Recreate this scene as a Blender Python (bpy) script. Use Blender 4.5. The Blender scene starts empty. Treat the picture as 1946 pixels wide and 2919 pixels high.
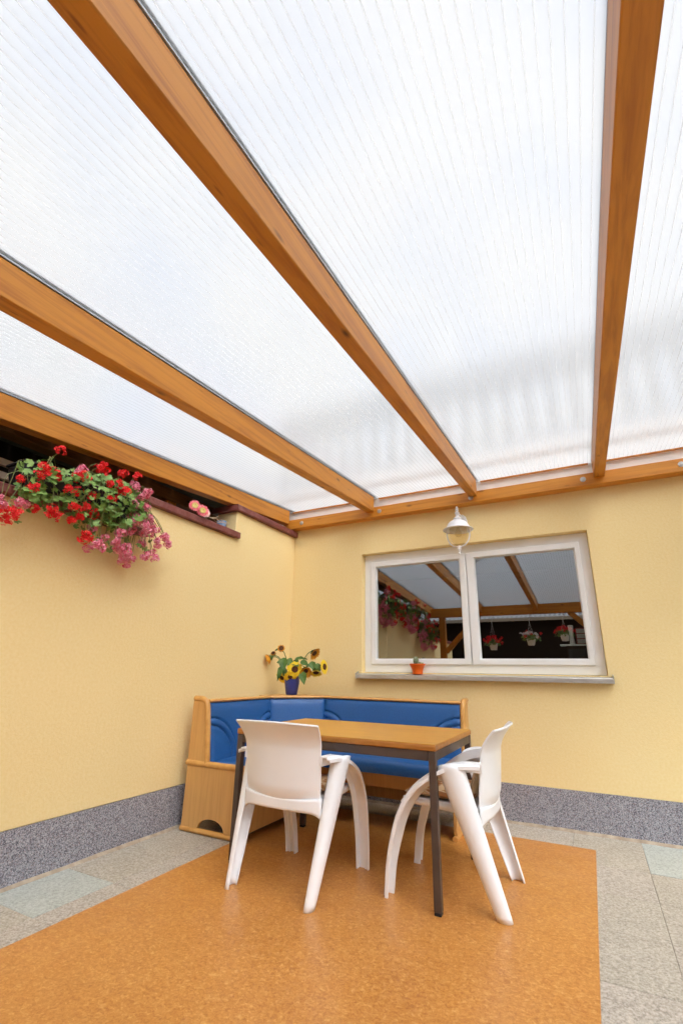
import bpy, bmesh, math, random
from mathutils import Vector, Matrix, noise
R = math.radians
sc = bpy.context.scene
col = sc.collection
random.seed(7)

# ------------------------------------------------------------------ camera
CAM = Vector((2.7695, -4.1412, 1.0709)); yaw, pitch, roll = 0.4794, 0.3012, 0.0153
fw = Vector((-math.sin(yaw)*math.cos(pitch), math.cos(yaw)*math.cos(pitch), math.sin(pitch)))
rt = Vector((math.cos(yaw), math.sin(yaw), 0)); up = rt.cross(fw)
r2 = math.cos(roll)*rt + math.sin(roll)*up; u2 = -math.sin(roll)*rt + math.cos(roll)*up
cd = bpy.data.cameras.new('camera'); cam = bpy.data.objects.new('camera', cd); col.objects.link(cam)
M = Matrix((r2, u2, -fw)).transposed().to_4x4(); M.translation = CAM; cam.matrix_world = M
cd.sensor_fit = 'VERTICAL'; cd.sensor_height = 36; cd.lens = 1300.5/2919*36
cd.shift_x = -7.7/2919; cd.shift_y = 54.1/2919; cd.clip_end = 600; cd.clip_start = .05
sc.camera = cam

# ------------------------------------------------------------------ world, sun, exposure
SUN_EL, SUN_AZ = R(48), R(125)
w = bpy.data.worlds.new('World'); sc.world = w; w.use_nodes = True
nt = w.node_tree; nt.nodes.clear()
def nd(t, typ, **k):
    n = t.nodes.new(typ)
    for a, v in k.items():
        if a in n.inputs: n.inputs[a].default_value = v
        else: setattr(n, a, v)
    return n
wo = nd(nt, 'ShaderNodeOutputWorld'); bg = nd(nt, 'ShaderNodeBackground', Strength=.1)
sky = nd(nt, 'ShaderNodeTexSky'); sky.sky_type = 'NISHITA'; sky.sun_disc = False
sky.sun_elevation = SUN_EL; sky.sun_rotation = SUN_AZ
tc = nd(nt, 'ShaderNodeTexCoord')
cn = nd(nt, 'ShaderNodeTexNoise', Scale=3.2, Detail=5.0, Roughness=.55)
cr = nd(nt, 'ShaderNodeValToRGB'); cr.color_ramp.elements[0].position = .2; cr.color_ramp.elements[0].color = (.4, .4, .4, 1); cr.color_ramp.elements[1].position = .56
mxw = nd(nt, 'ShaderNodeMix', data_type='RGBA'); mxw.inputs[7].default_value = (2.3, 2.31, 2.33, 1)
nt.links.new(tc.outputs['Generated'], cn.inputs['Vector']); nt.links.new(cn.outputs['Fac'], cr.inputs[0])
nt.links.new(cr.outputs[0], mxw.inputs[0]); nt.links.new(sky.outputs[0], mxw.inputs[6])
nt.links.new(mxw.outputs[2], bg.inputs[0]); nt.links.new(bg.outputs[0], wo.inputs[0])
sd = bpy.data.lights.new('sun', 'SUN'); sd.energy = 1.5; sd.angle = R(50); sd.color = (1, .995, .985)
so = bpy.data.objects.new('sun', sd); col.objects.link(so)
# from the sky's own convention: azimuth measured clockwise from +Y
sdir = Vector((math.sin(SUN_AZ)*math.cos(SUN_EL), math.cos(SUN_AZ)*math.cos(SUN_EL), math.sin(SUN_EL)))
so.rotation_euler = sdir.to_track_quat('Z', 'Y').to_euler()
vs = sc.view_settings; vs.view_transform = 'Standard'; vs.look = 'None'; vs.gamma = 1; vs.exposure = 1.82; vs.use_curve_mapping = False
sc.render.engine = 'CYCLES'; cy = sc.cycles
cy.use_denoising = True; cy.max_bounces = 10; cy.diffuse_bounces = 6; cy.glossy_bounces = 4; cy.transmission_bounces = 8
cy.transparent_max_bounces = 12; cy.caustics_reflective = False; cy.caustics_refractive = True; cy.sample_clamp_indirect = 6

# ------------------------------------------------------------------ helpers
ORG = {}
class MB:
    def __init__(s): s.v = []; s.f = []
    def add(s, vs_, fs):
        o = len(s.v); s.v += [tuple(p) for p in vs_]; s.f += [tuple(i+o for i in f) for f in fs]; return s
    def box(s, x0, x1, y0, y1, z0, z1, m=None):
        p = [Vector((x, y, z)) for z in (z0, z1) for y in (y0, y1) for x in (x0, x1)]
        if m: p = [m @ q for q in p]
        return s.add(p, [(0, 2, 3, 1), (4, 5, 7, 6), (0, 1, 5, 4), (1, 3, 7, 5), (3, 2, 6, 7), (2, 0, 4, 6)])
    def prism(s, poly, fn, a, b):   # poly 2d, fn(u,v,w)->xyz
        n = len(poly)
        return s.add([fn(u, v, a) for u, v in poly]+[fn(u, v, b) for u, v in poly],
                     [tuple(range(n))[::-1], tuple(range(n, 2*n))]+[(i, (i+1) % n, n+(i+1) % n, n+i) for i in range(n)])
    def grid(s, fn, nu, nv, closed=False):
        pts = [fn(i/(nu if closed else nu-1), j/(nv-1)) for j in range(nv) for i in range(nu)]
        fs = []
        for j in range(nv-1):
            for i in range(nu if closed else nu-1):
                a = j*nu+i; b = j*nu+(i+1) % nu
                fs.append((a, b, b+nu, a+nu))
        return s.add(pts, fs)
    def tube(s, path, r, n=8, cap=True):
        path = [Vector(p) for p in path]; rs = r if isinstance(r, (list, tuple)) else [r]*len(path)
        vs_ = []; nrm = None
        for i, p in enumerate(path):
            t = (path[min(i+1, len(path)-1)]-path[max(i-1, 0)]).normalized()
            if nrm is None:
                a = Vector((0, 0, 1)) if abs(t.z) < .9 else Vector((1, 0, 0)); nrm = t.cross(a).normalized()
            nrm = (nrm-t*nrm.dot(t)).normalized(); bn = t.cross(nrm)
            for k in range(n):
                an = 2*math.pi*k/n; vs_.append(p+(nrm*math.cos(an)+bn*math.sin(an))*rs[i])
        fs = [(i*n+k, i*n+(k+1) % n, (i+1)*n+(k+1) % n, (i+1)*n+k) for i in range(len(path)-1) for k in range(n)]
        if cap: fs += [tuple(range(n))[::-1], tuple(range((len(path)-1)*n, len(path)*n))]
        return s.add(vs_, fs)
    def lathe(s, prof, c, n=24, m=None):
        vs_ = []
        for r, z in prof:
            for k in range(n):
                p = Vector((r*math.cos(2*math.pi*k/n), r*math.sin(2*math.pi*k/n), z))
                if m: p = m @ p
                vs_.append(p+Vector(c))
        fs = [(i*n+k, i*n+(k+1) % n, (i+1)*n+(k+1) % n, (i+1)*n+k) for i in range(len(prof)-1) for k in range(n)]
        if prof[0][0] > 1e-5: fs.append(tuple(range(n))[::-1])
        if prof[-1][0] > 1e-5: fs.append(tuple(range((len(prof)-1)*n, len(prof)*n)))
        return s.add(vs_, fs)
    def build(s, name, mat, parent=None, smooth=None, bevel=0, kind=None, seg=2, at=None):
        org = ORG.get(parent.name, Vector((0, 0, 0))) if parent else Vector((0, 0, 0))
        if at is not None: org2 = Vector(at)
        else: org2 = org
        me = bpy.data.meshes.new(name); me.from_pydata([tuple(Vector(p)-org2) for p in s.v], [], s.f)
        bm = bmesh.new(); bm.from_mesh(me); bmesh.ops.remove_doubles(bm, verts=bm.verts, dist=1e-6)
        bmesh.ops.recalc_face_normals(bm, faces=bm.faces) if kind != 'stuff' else None
        bm.to_mesh(me); bm.free()
        me.materials.append(mat)
        o = bpy.data.objects.new(name, me); col.objects.link(o)
        if parent: o.parent = parent
        o.location = org2-org; ORG[o.name] = org2
        if smooth is not None:
            me.shade_smooth(); me.set_sharp_from_angle(angle=R(smooth))
        if bevel:
            b = o.modifiers.new('bevel', 'BEVEL'); b.width = bevel; b.segments = seg; b.limit_method = 'ANGLE'; b.angle_limit = R(40); b.harden_normals = False
            if smooth is None: me.shade_smooth(); me.set_sharp_from_angle(angle=R(30))
        if kind: o['kind'] = kind
        return o
def tag(o, label, cat, group=None, kind=None):
    if label: o['label'] = label
    if cat: o['category'] = cat
    if group: o['group'] = group
    if kind: o['kind'] = kind
    return o
def thing(name, label, cat, loc=(0, 0, 0), group=None):
    o = bpy.data.objects.new(name, None); col.objects.link(o); o.location = loc; o.empty_display_size = .1
    ORG[o.name] = Vector(loc); return tag(o, label, cat, group)
def kids(o): return [c for c in bpy.data.objects if c.parent == o]
def dup(o, parent=None):
    c = o.copy(); col.objects.link(c); ORG[c.name] = ORG.get(o.name, Vector())
    if parent: c.parent = parent
    for k in kids(o): dup(k, c)
    return c
def catmull(pts, n):
    out = []; P = [Vector(p) for p in pts]; P = [2*P[0]-P[1]]+P+[2*P[-1]-P[-2]]; m = len(P)-3
    for i in range(n):
        t = i/(n-1)*m; k = min(int(t), m-1); t -= k
        a, b, c, d = P[k:k+4]
        out.append(.5*((2*b)+(-a+c)*t+(2*a-5*b+4*c-d)*t*t+(-a+3*b-3*c+d)*t**3))
    return out
def lerp(a, b, t): return a+(b-a)*t

# ------------------------------------------------------------------ materials
def mat(name, base, rough=.6, spec=.4, metal=0):
    m = bpy.data.materials.new(name); m.use_nodes = True; b = m.node_tree.nodes['Principled BSDF']
    b.inputs['Base Color'].default_value = (*base, 1); b.inputs['Roughness'].default_value = rough
    b.inputs['Specular IOR Level'].default_value = spec; b.inputs['Metallic'].default_value = metal
    return m, m.node_tree, b
def coords(t, scale=(1, 1, 1), rnd=False):
    c = nd(t, 'ShaderNodeTexCoord'); mp = nd(t, 'ShaderNodeMapping'); mp.inputs['Scale'].default_value = scale
    t.links.new(c.outputs['Object'], mp.inputs[0])
    if rnd:
        oi = nd(t, 'ShaderNodeObjectInfo'); mu = nd(t, 'ShaderNodeMath', operation='MULTIPLY'); mu.inputs[1].default_value = 37.
        cb = nd(t, 'ShaderNodeCombineXYZ'); t.links.new(oi.outputs['Random'], mu.inputs[0])
        for i in range(3): t.links.new(mu.outputs[0], cb.inputs[i])
        t.links.new(cb.outputs[0], mp.inputs['Location'])
    return mp.outputs[0]
def tnoise(t, vec, scale, detail=3, rough=.5, dist=0):
    n = nd(t, 'ShaderNodeTexNoise', Scale=scale, Detail=detail, Roughness=rough, Distortion=dist); t.links.new(vec, n.inputs['Vector']); return n.outputs['Fac']
def ramp(t, fac, stops, interp='LINEAR'):
    r = nd(t, 'ShaderNodeValToRGB'); e = r.color_ramp; e.interpolation = interp
    while len(e.elements) < len(stops): e.elements.new(.5)
    for el, (p, c) in zip(e.elements, stops): el.position = p; el.color = (*c, 1) if len(c) == 3 else c
    t.links.new(fac, r.inputs[0]); return r.outputs[0]
def mixc(t, fac, a, b, mode='MIX'):
    m = nd(t, 'ShaderNodeMix', data_type='RGBA', blend_type=mode)
    for i, v in ((0, fac), (6, a), (7, b)):
        if hasattr(v, 'is_output'): t.links.new(v, m.inputs[i])
        else: m.inputs[i].default_value = v if not isinstance(v, tuple) else (*v, 1)
    return m.outputs[2]
def bump(t, b, h, strength=.3, dist=.01):
    n = nd(t, 'ShaderNodeBump', Strength=strength, Distance=dist); t.links.new(h, n.inputs['Height']); t.links.new(n.outputs[0], b.inputs['Normal'])
def base(t, b, c): t.links.new(c, b.inputs['Base Color'])

# yellow scraped render
m_wall, t, b = mat('yellow_render', (.8, .6, .26), .9, .15); v = coords(t)
big = tnoise(t, v, 1.3, 3); fine = tnoise(t, v, 60, 4, .65); grit = tnoise(t, coords(t, (1, 1, 1.6)), 130, 3, .6)
c = mixc(t, .5, ramp(t, big, [(.3, (.89, .725, .385)), (.7, (.865, .685, .34))]), ramp(t, fine, [(.35, (.835, .65, .305)), (.65, (.9, .745, .415))])); base(t, b, c)
sm = nd(t, 'ShaderNodeMath', operation='ADD'); t.links.new(fine, sm.inputs[0]); t.links.new(grit, sm.inputs[1]); bump(t, b, sm.outputs[0], .4, .004)
# pale upper render
m_pale, t, b = mat('pale_render', (.72, .7, .68), .9, .1); v = coords(t)
base(t, b, ramp(t, tnoise(t, v, 6, 4), [(.3, (.8, .79, .78)), (.7, (.86, .855, .85))])); bump(t, b, tnoise(t, v, 90, 3), .3, .004)
# grey stone-chip plinth
m_plinth, t, b = mat('stone_chip_plinth', (.3, .3, .33), .85, .3); v = coords(t)
vo = nd(t, 'ShaderNodeTexVoronoi', Scale=230., Randomness=1.); t.links.new(v, vo.inputs['Vector'])
sp = nd(t, 'ShaderNodeSeparateColor'); t.links.new(vo.outputs['Color'], sp.inputs[0])
c = ramp(t, sp.outputs[0], [(0, (.05, .055, .075)), (.17, (.22, .22, .26)), (.36, (.42, .43, .48)), (.56, (.58, .58, .62)), (.78, (.27, .19, .19)), (.9, (.38, .38, .42))], 'CONSTANT')
c = mixc(t, .35, c, ramp(t, tnoise(t, v, 90, 3, .7), [(.35, (.1, .1, .13)), (.65, (.5, .49, .52))])); base(t, b, c); bump(t, b, vo.outputs['Distance'], .6, .006)
# coping, dark red
m_cope, t, b = mat('dark_red_coping', (.17, .045, .04), .45, .45); v = coords(t)
c = mixc(t, ramp(t, tnoise(t, v, 14, 5, .7), [(.45, (0, 0, 0)), (.75, (.7, .7, .7))]), (.19, .05, .042), (.32, .15, .13)); base(t, b, c); bump(t, b, tnoise(t, v, 60, 4, .7), .5, .004)
# timber
def timber(name, along, dark, light, rough=.42, knots=True, gscale=1.0):
    m, t, b = mat(name, light, rough, .45)
    s = [22*gscale]*3; s[along] = .9*gscale
    v = coords(t, tuple(s), True); g = tnoise(t, v, 1.6, 6, .62, .4)
    s2 = [3.]*3; s2[along] = .35; g2 = tnoise(t, coords(t, tuple(s2), True), 1.2, 3)
    c = mixc(t, .4, ramp(t, g, [(.36, dark), (.56, light)]), ramp(t, g2, [(.3, tuple(x*.82 for x in light)), (.7, tuple(min(1, x*1.12) for x in light))]))
    if knots:
        s3 = [7.]*3; s3[along] = 2.6
        vo = nd(t, 'ShaderNodeTexVoronoi', Scale=1.15); t.links.new(coords(t, tuple(s3), True), vo.inputs['Vector'])
        k = ramp(t, vo.outputs['Distance'], [(.03, (1, 1, 1)), (.075, (.55, .55, .55)), (.13, (0, 0, 0))])
        c = mixc(t, k, c, tuple(x*.28 for x in dark))
        s4 = [26.]*3; s4[along] = 5.
        vo2 = nd(t, 'ShaderNodeTexVoronoi', Scale=.7); t.links.new(coords(t, tuple(s4), True), vo2.inputs['Vector'])
        k2 = ramp(t, vo2.outputs['Distance'], [(.05, (.6, .6, .6)), (.1, (0, 0, 0))]); c = mixc(t, k2, c, tuple(x*.5 for x in dark))
    base(t, b, c); bump(t, b, g, .08, .003); return m
m_raf = timber('glazed_rafter_timber', 1, (.31, .088, .007), (.56, .225, .024))
m_plate = timber('glazed_plate_timber', 0, (.44, .145, .012), (.62, .255, .03))
m_post = timber('glazed_post_timber', 2, (.4, .135, .012), (.56, .225, .028))
m_beech = timber('beech_veneer', 2, (.55, .29, .085), (.66, .37, .125), .38, False, 1.6)
m_beechrail, t, b = mat('beech_moulding', (.64, .33, .09), .3, .5)
base(t, b, ramp(t, tnoise(t, coords(t, (6, 6, 6)), 4, 3), [(.3, (.58, .29, .075)), (.7, (.68, .37, .11))]))
m_top = timber('oak_table_top', 0, (.47, .2, .022), (.66, .33, .045), .33, False, 2.2)
m_edge, t, b = mat('table_edge', (.42, .17, .03), .35, .5); v = coords(t, (3, 8, 8))
c = mixc(t, ramp(t, tnoise(t, v, 9, 5, .75), [(.66, (0, 0, 0)), (.75, (.8, .8, .8))]), ramp(t, tnoise(t, v, 4, 3), [(.3, (.33, .12, .02)), (.7, (.46, .19, .035))]), (.75, .6, .42)); base(t, b, c)
# brown painted steel
m_steel, t, b = mat('brown_painted_steel', (.045, .03, .024), .45, .5); v = coords(t)
c = mixc(t, ramp(t, tnoise(t, coords(t, (1, 1, .5)), 45, 5, .75), [(.72, (0, 0, 0)), (.78, (1, 1, 1))]), ramp(t, tnoise(t, v, 7, 3), [(.3, (.06, .04, .032)), (.7, (.09, .062, .05))]), (.5, .45, .4)); base(t, b, c)
# blue upholstery
m_blue, t, b = mat('blue_leatherette', (.015, .075, .24), .42, .45); v = coords(t)
base(t, b, ramp(t, tnoise(t, v, 160, 3, .6), [(.35, (.014, .085, .27)), (.65, (.022, .115, .34))])); bump(t, b, tnoise(t, v, 420, 2), .12, .001)
# white chair plastic
m_chair, t, b = mat('white_plastic', (.82, .8, .785), .32, .45); v = coords(t)
c = mixc(t, ramp(t, tnoise(t, v, 38, 5, .75), [(.7, (0, 0, 0)), (.8, (.4, .4, .4))]), ramp(t, tnoise(t, v, 5, 4), [(.3, (.84, .86, .89)), (.7, (.88, .9, .93))]), (.5, .46, .42)); base(t, b, c)
b.inputs['Subsurface Weight'].default_value = .0
# cushion with leaf print
m_cush, t, b = mat('leaf_print_cotton', (.6, .38, .2), .9, .1); v = coords(t, (1, 1.7, 1.3))
vo = nd(t, 'ShaderNodeTexVoronoi', Scale=17., Randomness=.85); t.links.new(v, vo.inputs['Vector'])
v2 = nd(t, 'ShaderNodeTexVoronoi', Scale=17., Randomness=.85, feature='DISTANCE_TO_EDGE'); t.links.new(v, v2.inputs['Vector'])
sp = nd(t, 'ShaderNodeSeparateColor'); t.links.new(vo.outputs['Color'], sp.inputs[0])
leafc = ramp(t, sp.outputs[0], [(0, (.42, .18, .065)), (.35, (.62, .42, .23)), (.55, (.5, .25, .1)), (.8, (.66, .47, .27))], 'CONSTANT')
c = mixc(t, ramp(t, v2.outputs[0], [(.03, (1, 1, 1)), (.06, (0, 0, 0))]), leafc, (.7, .52, .32)); base(t, b, c)
# orange marbled linoleum
m_mat, t, b = mat('orange_linoleum', (.46, .19, .04), .3, .5); v = coords(t, (1, 1.2, 1))
n1 = tnoise(t, v, 58, 6, .75, .8); n2 = tnoise(t, coords(t, (1.4, 1, 1)), 95, 4, .7, .8); n3 = tnoise(t, v, 2.2, 3)
c = ramp(t, n1, [(.36, (.32, .105, .017)), (.46, (.5, .2, .038)), (.54, (.6, .275, .063)), (.65, (.8, .5, .18))])
c = mixc(t, .25, c, ramp(t, n2, [(.4, (.3, .1, .018)), (.6, (.7, .38, .12))])); c = mixc(t, .35, c, ramp(t, n3, [(.3, (.4, .15, .03)), (.7, (.53, .22, .045))])); base(t, b, c)
t.links.new(ramp(t, tnoise(t, v, 6, 4), [(.3, (.3,)*3), (.7, (.42,)*3)]), b.inputs['Roughness'])
# paving
def paving(name, a, b_, c_, d_):
    m, t, b = mat(name, a, .85, .3); v = coords(t, (1, 1, 1), True)
    sp_ = tnoise(t, v, 85, 4, .85); big = tnoise(t, v, 5, 4, .6)
    c = mixc(t, .4, ramp(t, sp_, [(.38, d_), (.46, a), (.54, b_), (.63, c_)]), ramp(t, big, [(.3, a), (.7, b_)])); base(t, b, c); bump(t, b, sp_, .35, .003); return m
m_slab = paving('pinkish_grey_paving', (.36, .32, .265), (.47, .425, .365), (.66, .6, .53), (.15, .13, .11))
m_slab2 = paving('blue_green_paving', (.37, .395, .36), (.45, .475, .44), (.6, .62, .59), (.2, .21, .19))
m_slab3 = paving('warm_grey_paving', (.36, .325, .26), (.45, .41, .345), (.64, .58, .5), (.15, .13, .105))
m_grout, t, b = mat('mortar_bed', (.24, .21, .17), .95, .1)
m_ground, t, b = mat('earth_ground', (.12, .11, .08), .95, .1)
base(t, b, ramp(t, tnoise(t, coords(t), .8, 5), [(.3, (.09, .1, .05)), (.7, (.16, .14, .1))]))
m_mort, t, b = mat('mortar_fillet', (.42, .36, .27), .95, .1); base(t, b, ramp(t, tnoise(t, coords(t), 20, 4), [(.3, (.32, .25, .18)), (.7, (.5, .42, .32))]))
# white paint, window
m_white, t, b = mat('white_window_paint', (.8, .79, .76), .35, .4); v = coords(t)
base(t, b, ramp(t, tnoise(t, v, 4, 4), [(.3, (.81, .82, .82)), (.7, (.87, .88, .89))]))
m_lampw, t, b = mat('white_lamp_enamel', (.85, .86, .89), .3, .5)
m_sill, t, b = mat('aluminium_sill', (.5, .49, .47), .4, .5, .55); v = coords(t, (2, 8, 8)); base(t, b, ramp(t, tnoise(t, v, 5, 5, .7), [(.3, (.45, .43, .4)), (.7, (.6, .59, .57))]))
m_zinc, t, b = mat('galvanised_metal', (.55, .54, .52), .35, .5, .8)
m_alu, t, b = mat('aluminium_profile', (.42, .46, .5), .35, .5, .6)
m_gask, t, b = mat('rubber_gasket', (.06, .08, .085), .6, .3)
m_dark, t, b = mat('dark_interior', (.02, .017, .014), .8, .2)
# pane
m_pane, t, b = mat('window_glass', (.01, .01, .01), 0, .5)
t.nodes.remove(b); out = t.nodes['Material Output']
tr = nd(t, 'ShaderNodeBsdfTransparent'); tr.inputs[0].default_value = (.85, .87, .85, 1); gl = nd(t, 'ShaderNodeBsdfGlossy', Roughness=0.0); gl.inputs[0].default_value = (.95, .97, 1, 1)
fr = nd(t, 'ShaderNodeFresnel', IOR=3.4); ms = nd(t, 'ShaderNodeMixShader')
geo = nd(t, 'ShaderNodeNewGeometry'); iv = nd(t, 'ShaderNodeMath', operation='SUBTRACT'); iv.inputs[0].default_value = 1; t.links.new(geo.outputs['Backfacing'], iv.inputs[1])
fm = nd(t, 'ShaderNodeMath', operation='MULTIPLY'); t.links.new(fr.outputs[0], fm.inputs[0]); t.links.new(iv.outputs[0], fm.inputs[1]); t.links.new(fm.outputs[0], ms.inputs[0]); t.links.new(tr.outputs[0], ms.inputs[1]); t.links.new(gl.outputs[0], ms.inputs[2]); t.links.new(ms.outputs[0], out.inputs[0])
# lamp glass (smoky amber)
m_lglass, t, b = mat('amber_lamp_glass', (.9, .7, .35), .05, .5)
t.nodes.remove(b); out = t.nodes['Material Output']
tr = nd(t, 'ShaderNodeBsdfTransparent'); tr.inputs[0].default_value = (.96, .92, .82, 1); gl = nd(t, 'ShaderNodeBsdfGlossy', Roughness=.03)
fr = nd(t, 'ShaderNodeFresnel', IOR=1.5); ms = nd(t, 'ShaderNodeMixShader')
geo = nd(t, 'ShaderNodeNewGeometry'); iv = nd(t, 'ShaderNodeMath', operation='SUBTRACT'); iv.inputs[0].default_value = 1; t.links.new(geo.outputs['Backfacing'], iv.inputs[1])
fm = nd(t, 'ShaderNodeMath', operation='MULTIPLY'); t.links.new(fr.outputs[0], fm.inputs[0]); t.links.new(iv.outputs[0], fm.inputs[1]); t.links.new(fm.outputs[0], ms.inputs[0]); t.links.new(tr.outputs[0], ms.inputs[1]); t.links.new(gl.outputs[0], ms.inputs[2]); t.links.new(ms.outputs[0], out.inputs[0])
# multiwall polycarbonate
m_poly, t, b = mat('multiwall_polycarbonate', (.9, .93, .96), .2, .5)
t.nodes.remove(b); out = t.nodes['Material Output']
tl = nd(t, 'ShaderNodeBsdfTranslucent'); tl.inputs[0].default_value = (.945, .945, .945, 1)
rf = nd(t, 'ShaderNodeBsdfRefraction', Roughness=.3, IOR=1.12); rf.inputs[0].default_value = (.955, .96, .965, 1)
ms = nd(t, 'ShaderNodeMixShader'); ms.inputs[0].default_value = .86
gl = nd(t, 'ShaderNodeBsdfGlossy', Roughness=.15); fr = nd(t, 'ShaderNodeFresnel', IOR=1.35); ms2 = nd(t, 'ShaderNodeMixShader')
t.links.new(tl.outputs[0], ms.inputs[1]); t.links.new(rf.outputs[0], ms.inputs[2])
geo = nd(t, 'ShaderNodeNewGeometry'); iv = nd(t, 'ShaderNodeMath', operation='SUBTRACT'); iv.inputs[0].default_value = 1; t.links.new(geo.outputs['Backfacing'], iv.inputs[1])
fm = nd(t, 'ShaderNodeMath', operation='MULTIPLY'); t.links.new(fr.outputs[0], fm.inputs[0]); t.links.new(iv.outputs[0], fm.inputs[1])
t.links.new(fm.outputs[0], ms2.inputs[0]); t.links.new(ms.outputs[0], ms2.inputs[1]); t.links.new(gl.outputs[0], ms2.inputs[2]); t.links.new(ms2.outputs[0], out.inputs[0])
m_rib, t, b = mat('polycarbonate_web', (.75, .78, .82), .4, .4)
t.nodes.remove(b); out = t.nodes['Material Output']
tl = nd(t, 'ShaderNodeBsdfTranslucent'); tl.inputs[0].default_value = (.8, .82, .84, 1); df = nd(t, 'ShaderNodeBsdfDiffuse'); df.inputs[0].default_value = (.8, .82, .84, 1)
tp = nd(t, 'ShaderNodeBsdfTransparent'); ms = nd(t, 'ShaderNodeMixShader'); ms2 = nd(t, 'ShaderNodeMixShader'); ms2.inputs[0].default_value = .72
t.links.new(tl.outputs[0], ms.inputs[1]); t.links.new(df.outputs[0], ms.inputs[2]); t.links.new(ms.outputs[0], ms2.inputs[1]); t.links.new(tp.outputs[0], ms2.inputs[2]); t.links.new(ms2.outputs[0], out.inputs[0])
# plants
def leafmat(name, a, b_, sc_=9, rough=.5):
    m, t, b = mat(name, a, rough, .35); v = coords(t); base(t, b, ramp(t, tnoise(t, v, sc_, 3), [(.32, a), (.68, b_)]))
    return m
m_leaf = leafmat('geranium_leaf', (.1, .21, .03), (.27, .42, .11), 14)
m_stem = leafmat('geranium_stem', (.16, .2, .05), (.24, .25, .09), 10)
m_red = leafmat('scarlet_petal', (.76, .01, .018), (.88, .035, .035), 40, .55)
m_pink = leafmat('pink_petal', (.7, .06, .16), (.9, .46, .56), 60, .55)
m_sleaf = leafmat('sunflower_leaf', (.045, .11, .016), (.11, .2, .04), 20)
m_ypet = leafmat('yellow_petal', (.82, .52, .012), (.9, .68, .035), 30, .55)
m_opet = leafmat('withered_petal', (.6, .2, .01), (.75, .36, .02), 30, .6)
m_disc = leafmat('sunflower_disc', (.035, .012, .006), (.14, .05, .015), 120, .9)
m_vase, t, b = mat('cobalt_glaze', (.035, .05, .26), .3, .5)
m_pot, t, b = mat('orange_plastic_pot', (.72, .12, .008), .35, .45)
m_soil, t, b = mat('potting_soil', (.03, .02, .014), .95, .1)
m_cact, t, b = mat('woolly_cactus', (.22, .26, .16), .9, .1); v = coords(t)
vo = nd(t, 'ShaderNodeTexVoronoi', Scale=130.); t.links.new(v, vo.inputs['Vector']); base(t, b, ramp(t, vo.outputs['Distance'], [(.2, (.62, .6, .55)), (.5, (.16, .2, .09))])); bump(t, b, vo.outputs['Distance'], .8, .004)
m_black, t, b = mat('black_plastic', (.018, .018, .022), .4, .4)
m_dkwood = timber('dark_neighbour_timber', 1, (.16, .055, .014), (.26, .1, .024), .6)
m_board, t, b = mat('grey_roof_board', (.12, .1, .07), .9, .2); base(t, b, ramp(t, tnoise(t, coords(t, (2, 20, 2), True), 3, 4), [(.3, (.08, .07, .05)), (.7, (.17, .15, .11))]))
m_rail = timber('pale_rail_timber', 1, (.6, .48, .34), (.74, .62, .48), .7, False)
m_shed, t, b = mat('dark_shed_boards', (.035, .022, .014), .8, .2)
m_corr, t, b = mat('corrugated_sheet', (.3, .3, .31), .6, .3)
m_blueb, t, b = mat('pale_blue_plastic', (.22, .36, .55), .45, .4)
m_straw, t, b = mat('raffia', (.6, .46, .3), .8, .2)
m_zpink = leafmat('strawflower_pink', (.8, .1, .15), (.88, .3, .33), 60, .7)
m_zpale = leafmat('strawflower_pale', (.85, .5, .48), (.9, .66, .6), 60, .7)
m_zcore = leafmat('strawflower_core', (.75, .5, .18), (.62, .62, .2), 120, .8)
m_redbox, t, b = mat('red_plastic', (.28, .01, .02), .4, .4)
m_balc, t, b = mat('railing_paint', (.4, .41, .43), .8, .2)

# ------------------------------------------------------------------ ground and terrace
g = MB().box(-150, 150, -150, 150, -.6, -.06); tag(g.build('ground', m_ground), 'bare earth around the terrace', 'ground', kind='structure')
fl = MB().box(.002, 6, -7, -.002, -.06, -.0075).build('terrace_floor', m_grout); tag(fl, 'grey paved terrace between the yellow walls', 'terrace', kind='structure'); ORG['terrace_floor'] = Vector()
MX0, MX1, MY0, MY1 = .558, 2.662, -5.2, -.363
slab_me = {}
def slab(x0, x1, y0, y1, m):
    key = (round(x1-x0, 3), round(y1-y0, 3), m.name)
    if key not in slab_me:
        mb = MB(); gx, gy = (x1-x0)/2-.0007, (y1-y0)/2-.0007
        mb.add([(-gx, -gy, -.0072), (gx, -gy, -.0072), (gx, gy, -.0072), (-gx, gy, -.0072), (-gx, -gy, -.002), (gx, -gy, -.002), (gx, gy, -.002), (-gx, gy, -.002),
                (-gx+.002, -gy+.002, 0), (gx-.002, -gy+.002, 0), (gx-.002, gy-.002, 0), (-gx+.002, gy-.002, 0)],
               [(0, 1, 5, 4), (1, 2, 6, 5), (2, 3, 7, 6), (3, 0, 4, 7), (4, 5, 9, 8), (5, 6, 10, 9), (6, 7, 11, 10), (7, 4, 8, 11), (8, 9, 10, 11)])
        me = bpy.data.meshes.new('paving_slab'); me.from_pydata(mb.v, [], mb.f); me.materials.append(m); slab_me[key] = me
    o = bpy.data.objects.new('paving_slab', slab_me[key]); col.objects.link(o); o.parent = fl
    o.location = ((x0+x1)/2, (y0+y1)/2, random.uniform(-.0012, .0008)); o.rotation_euler = (random.uniform(-.002, .002), random.uniform(-.002, .002), random.uniform(-.002, .002)); return o
xs = [.03, .412, .82, 1.23, 1.675, 2.12, 2.526, 2.935, 3.345, 3.755, 4.165, 4.575]
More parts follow.
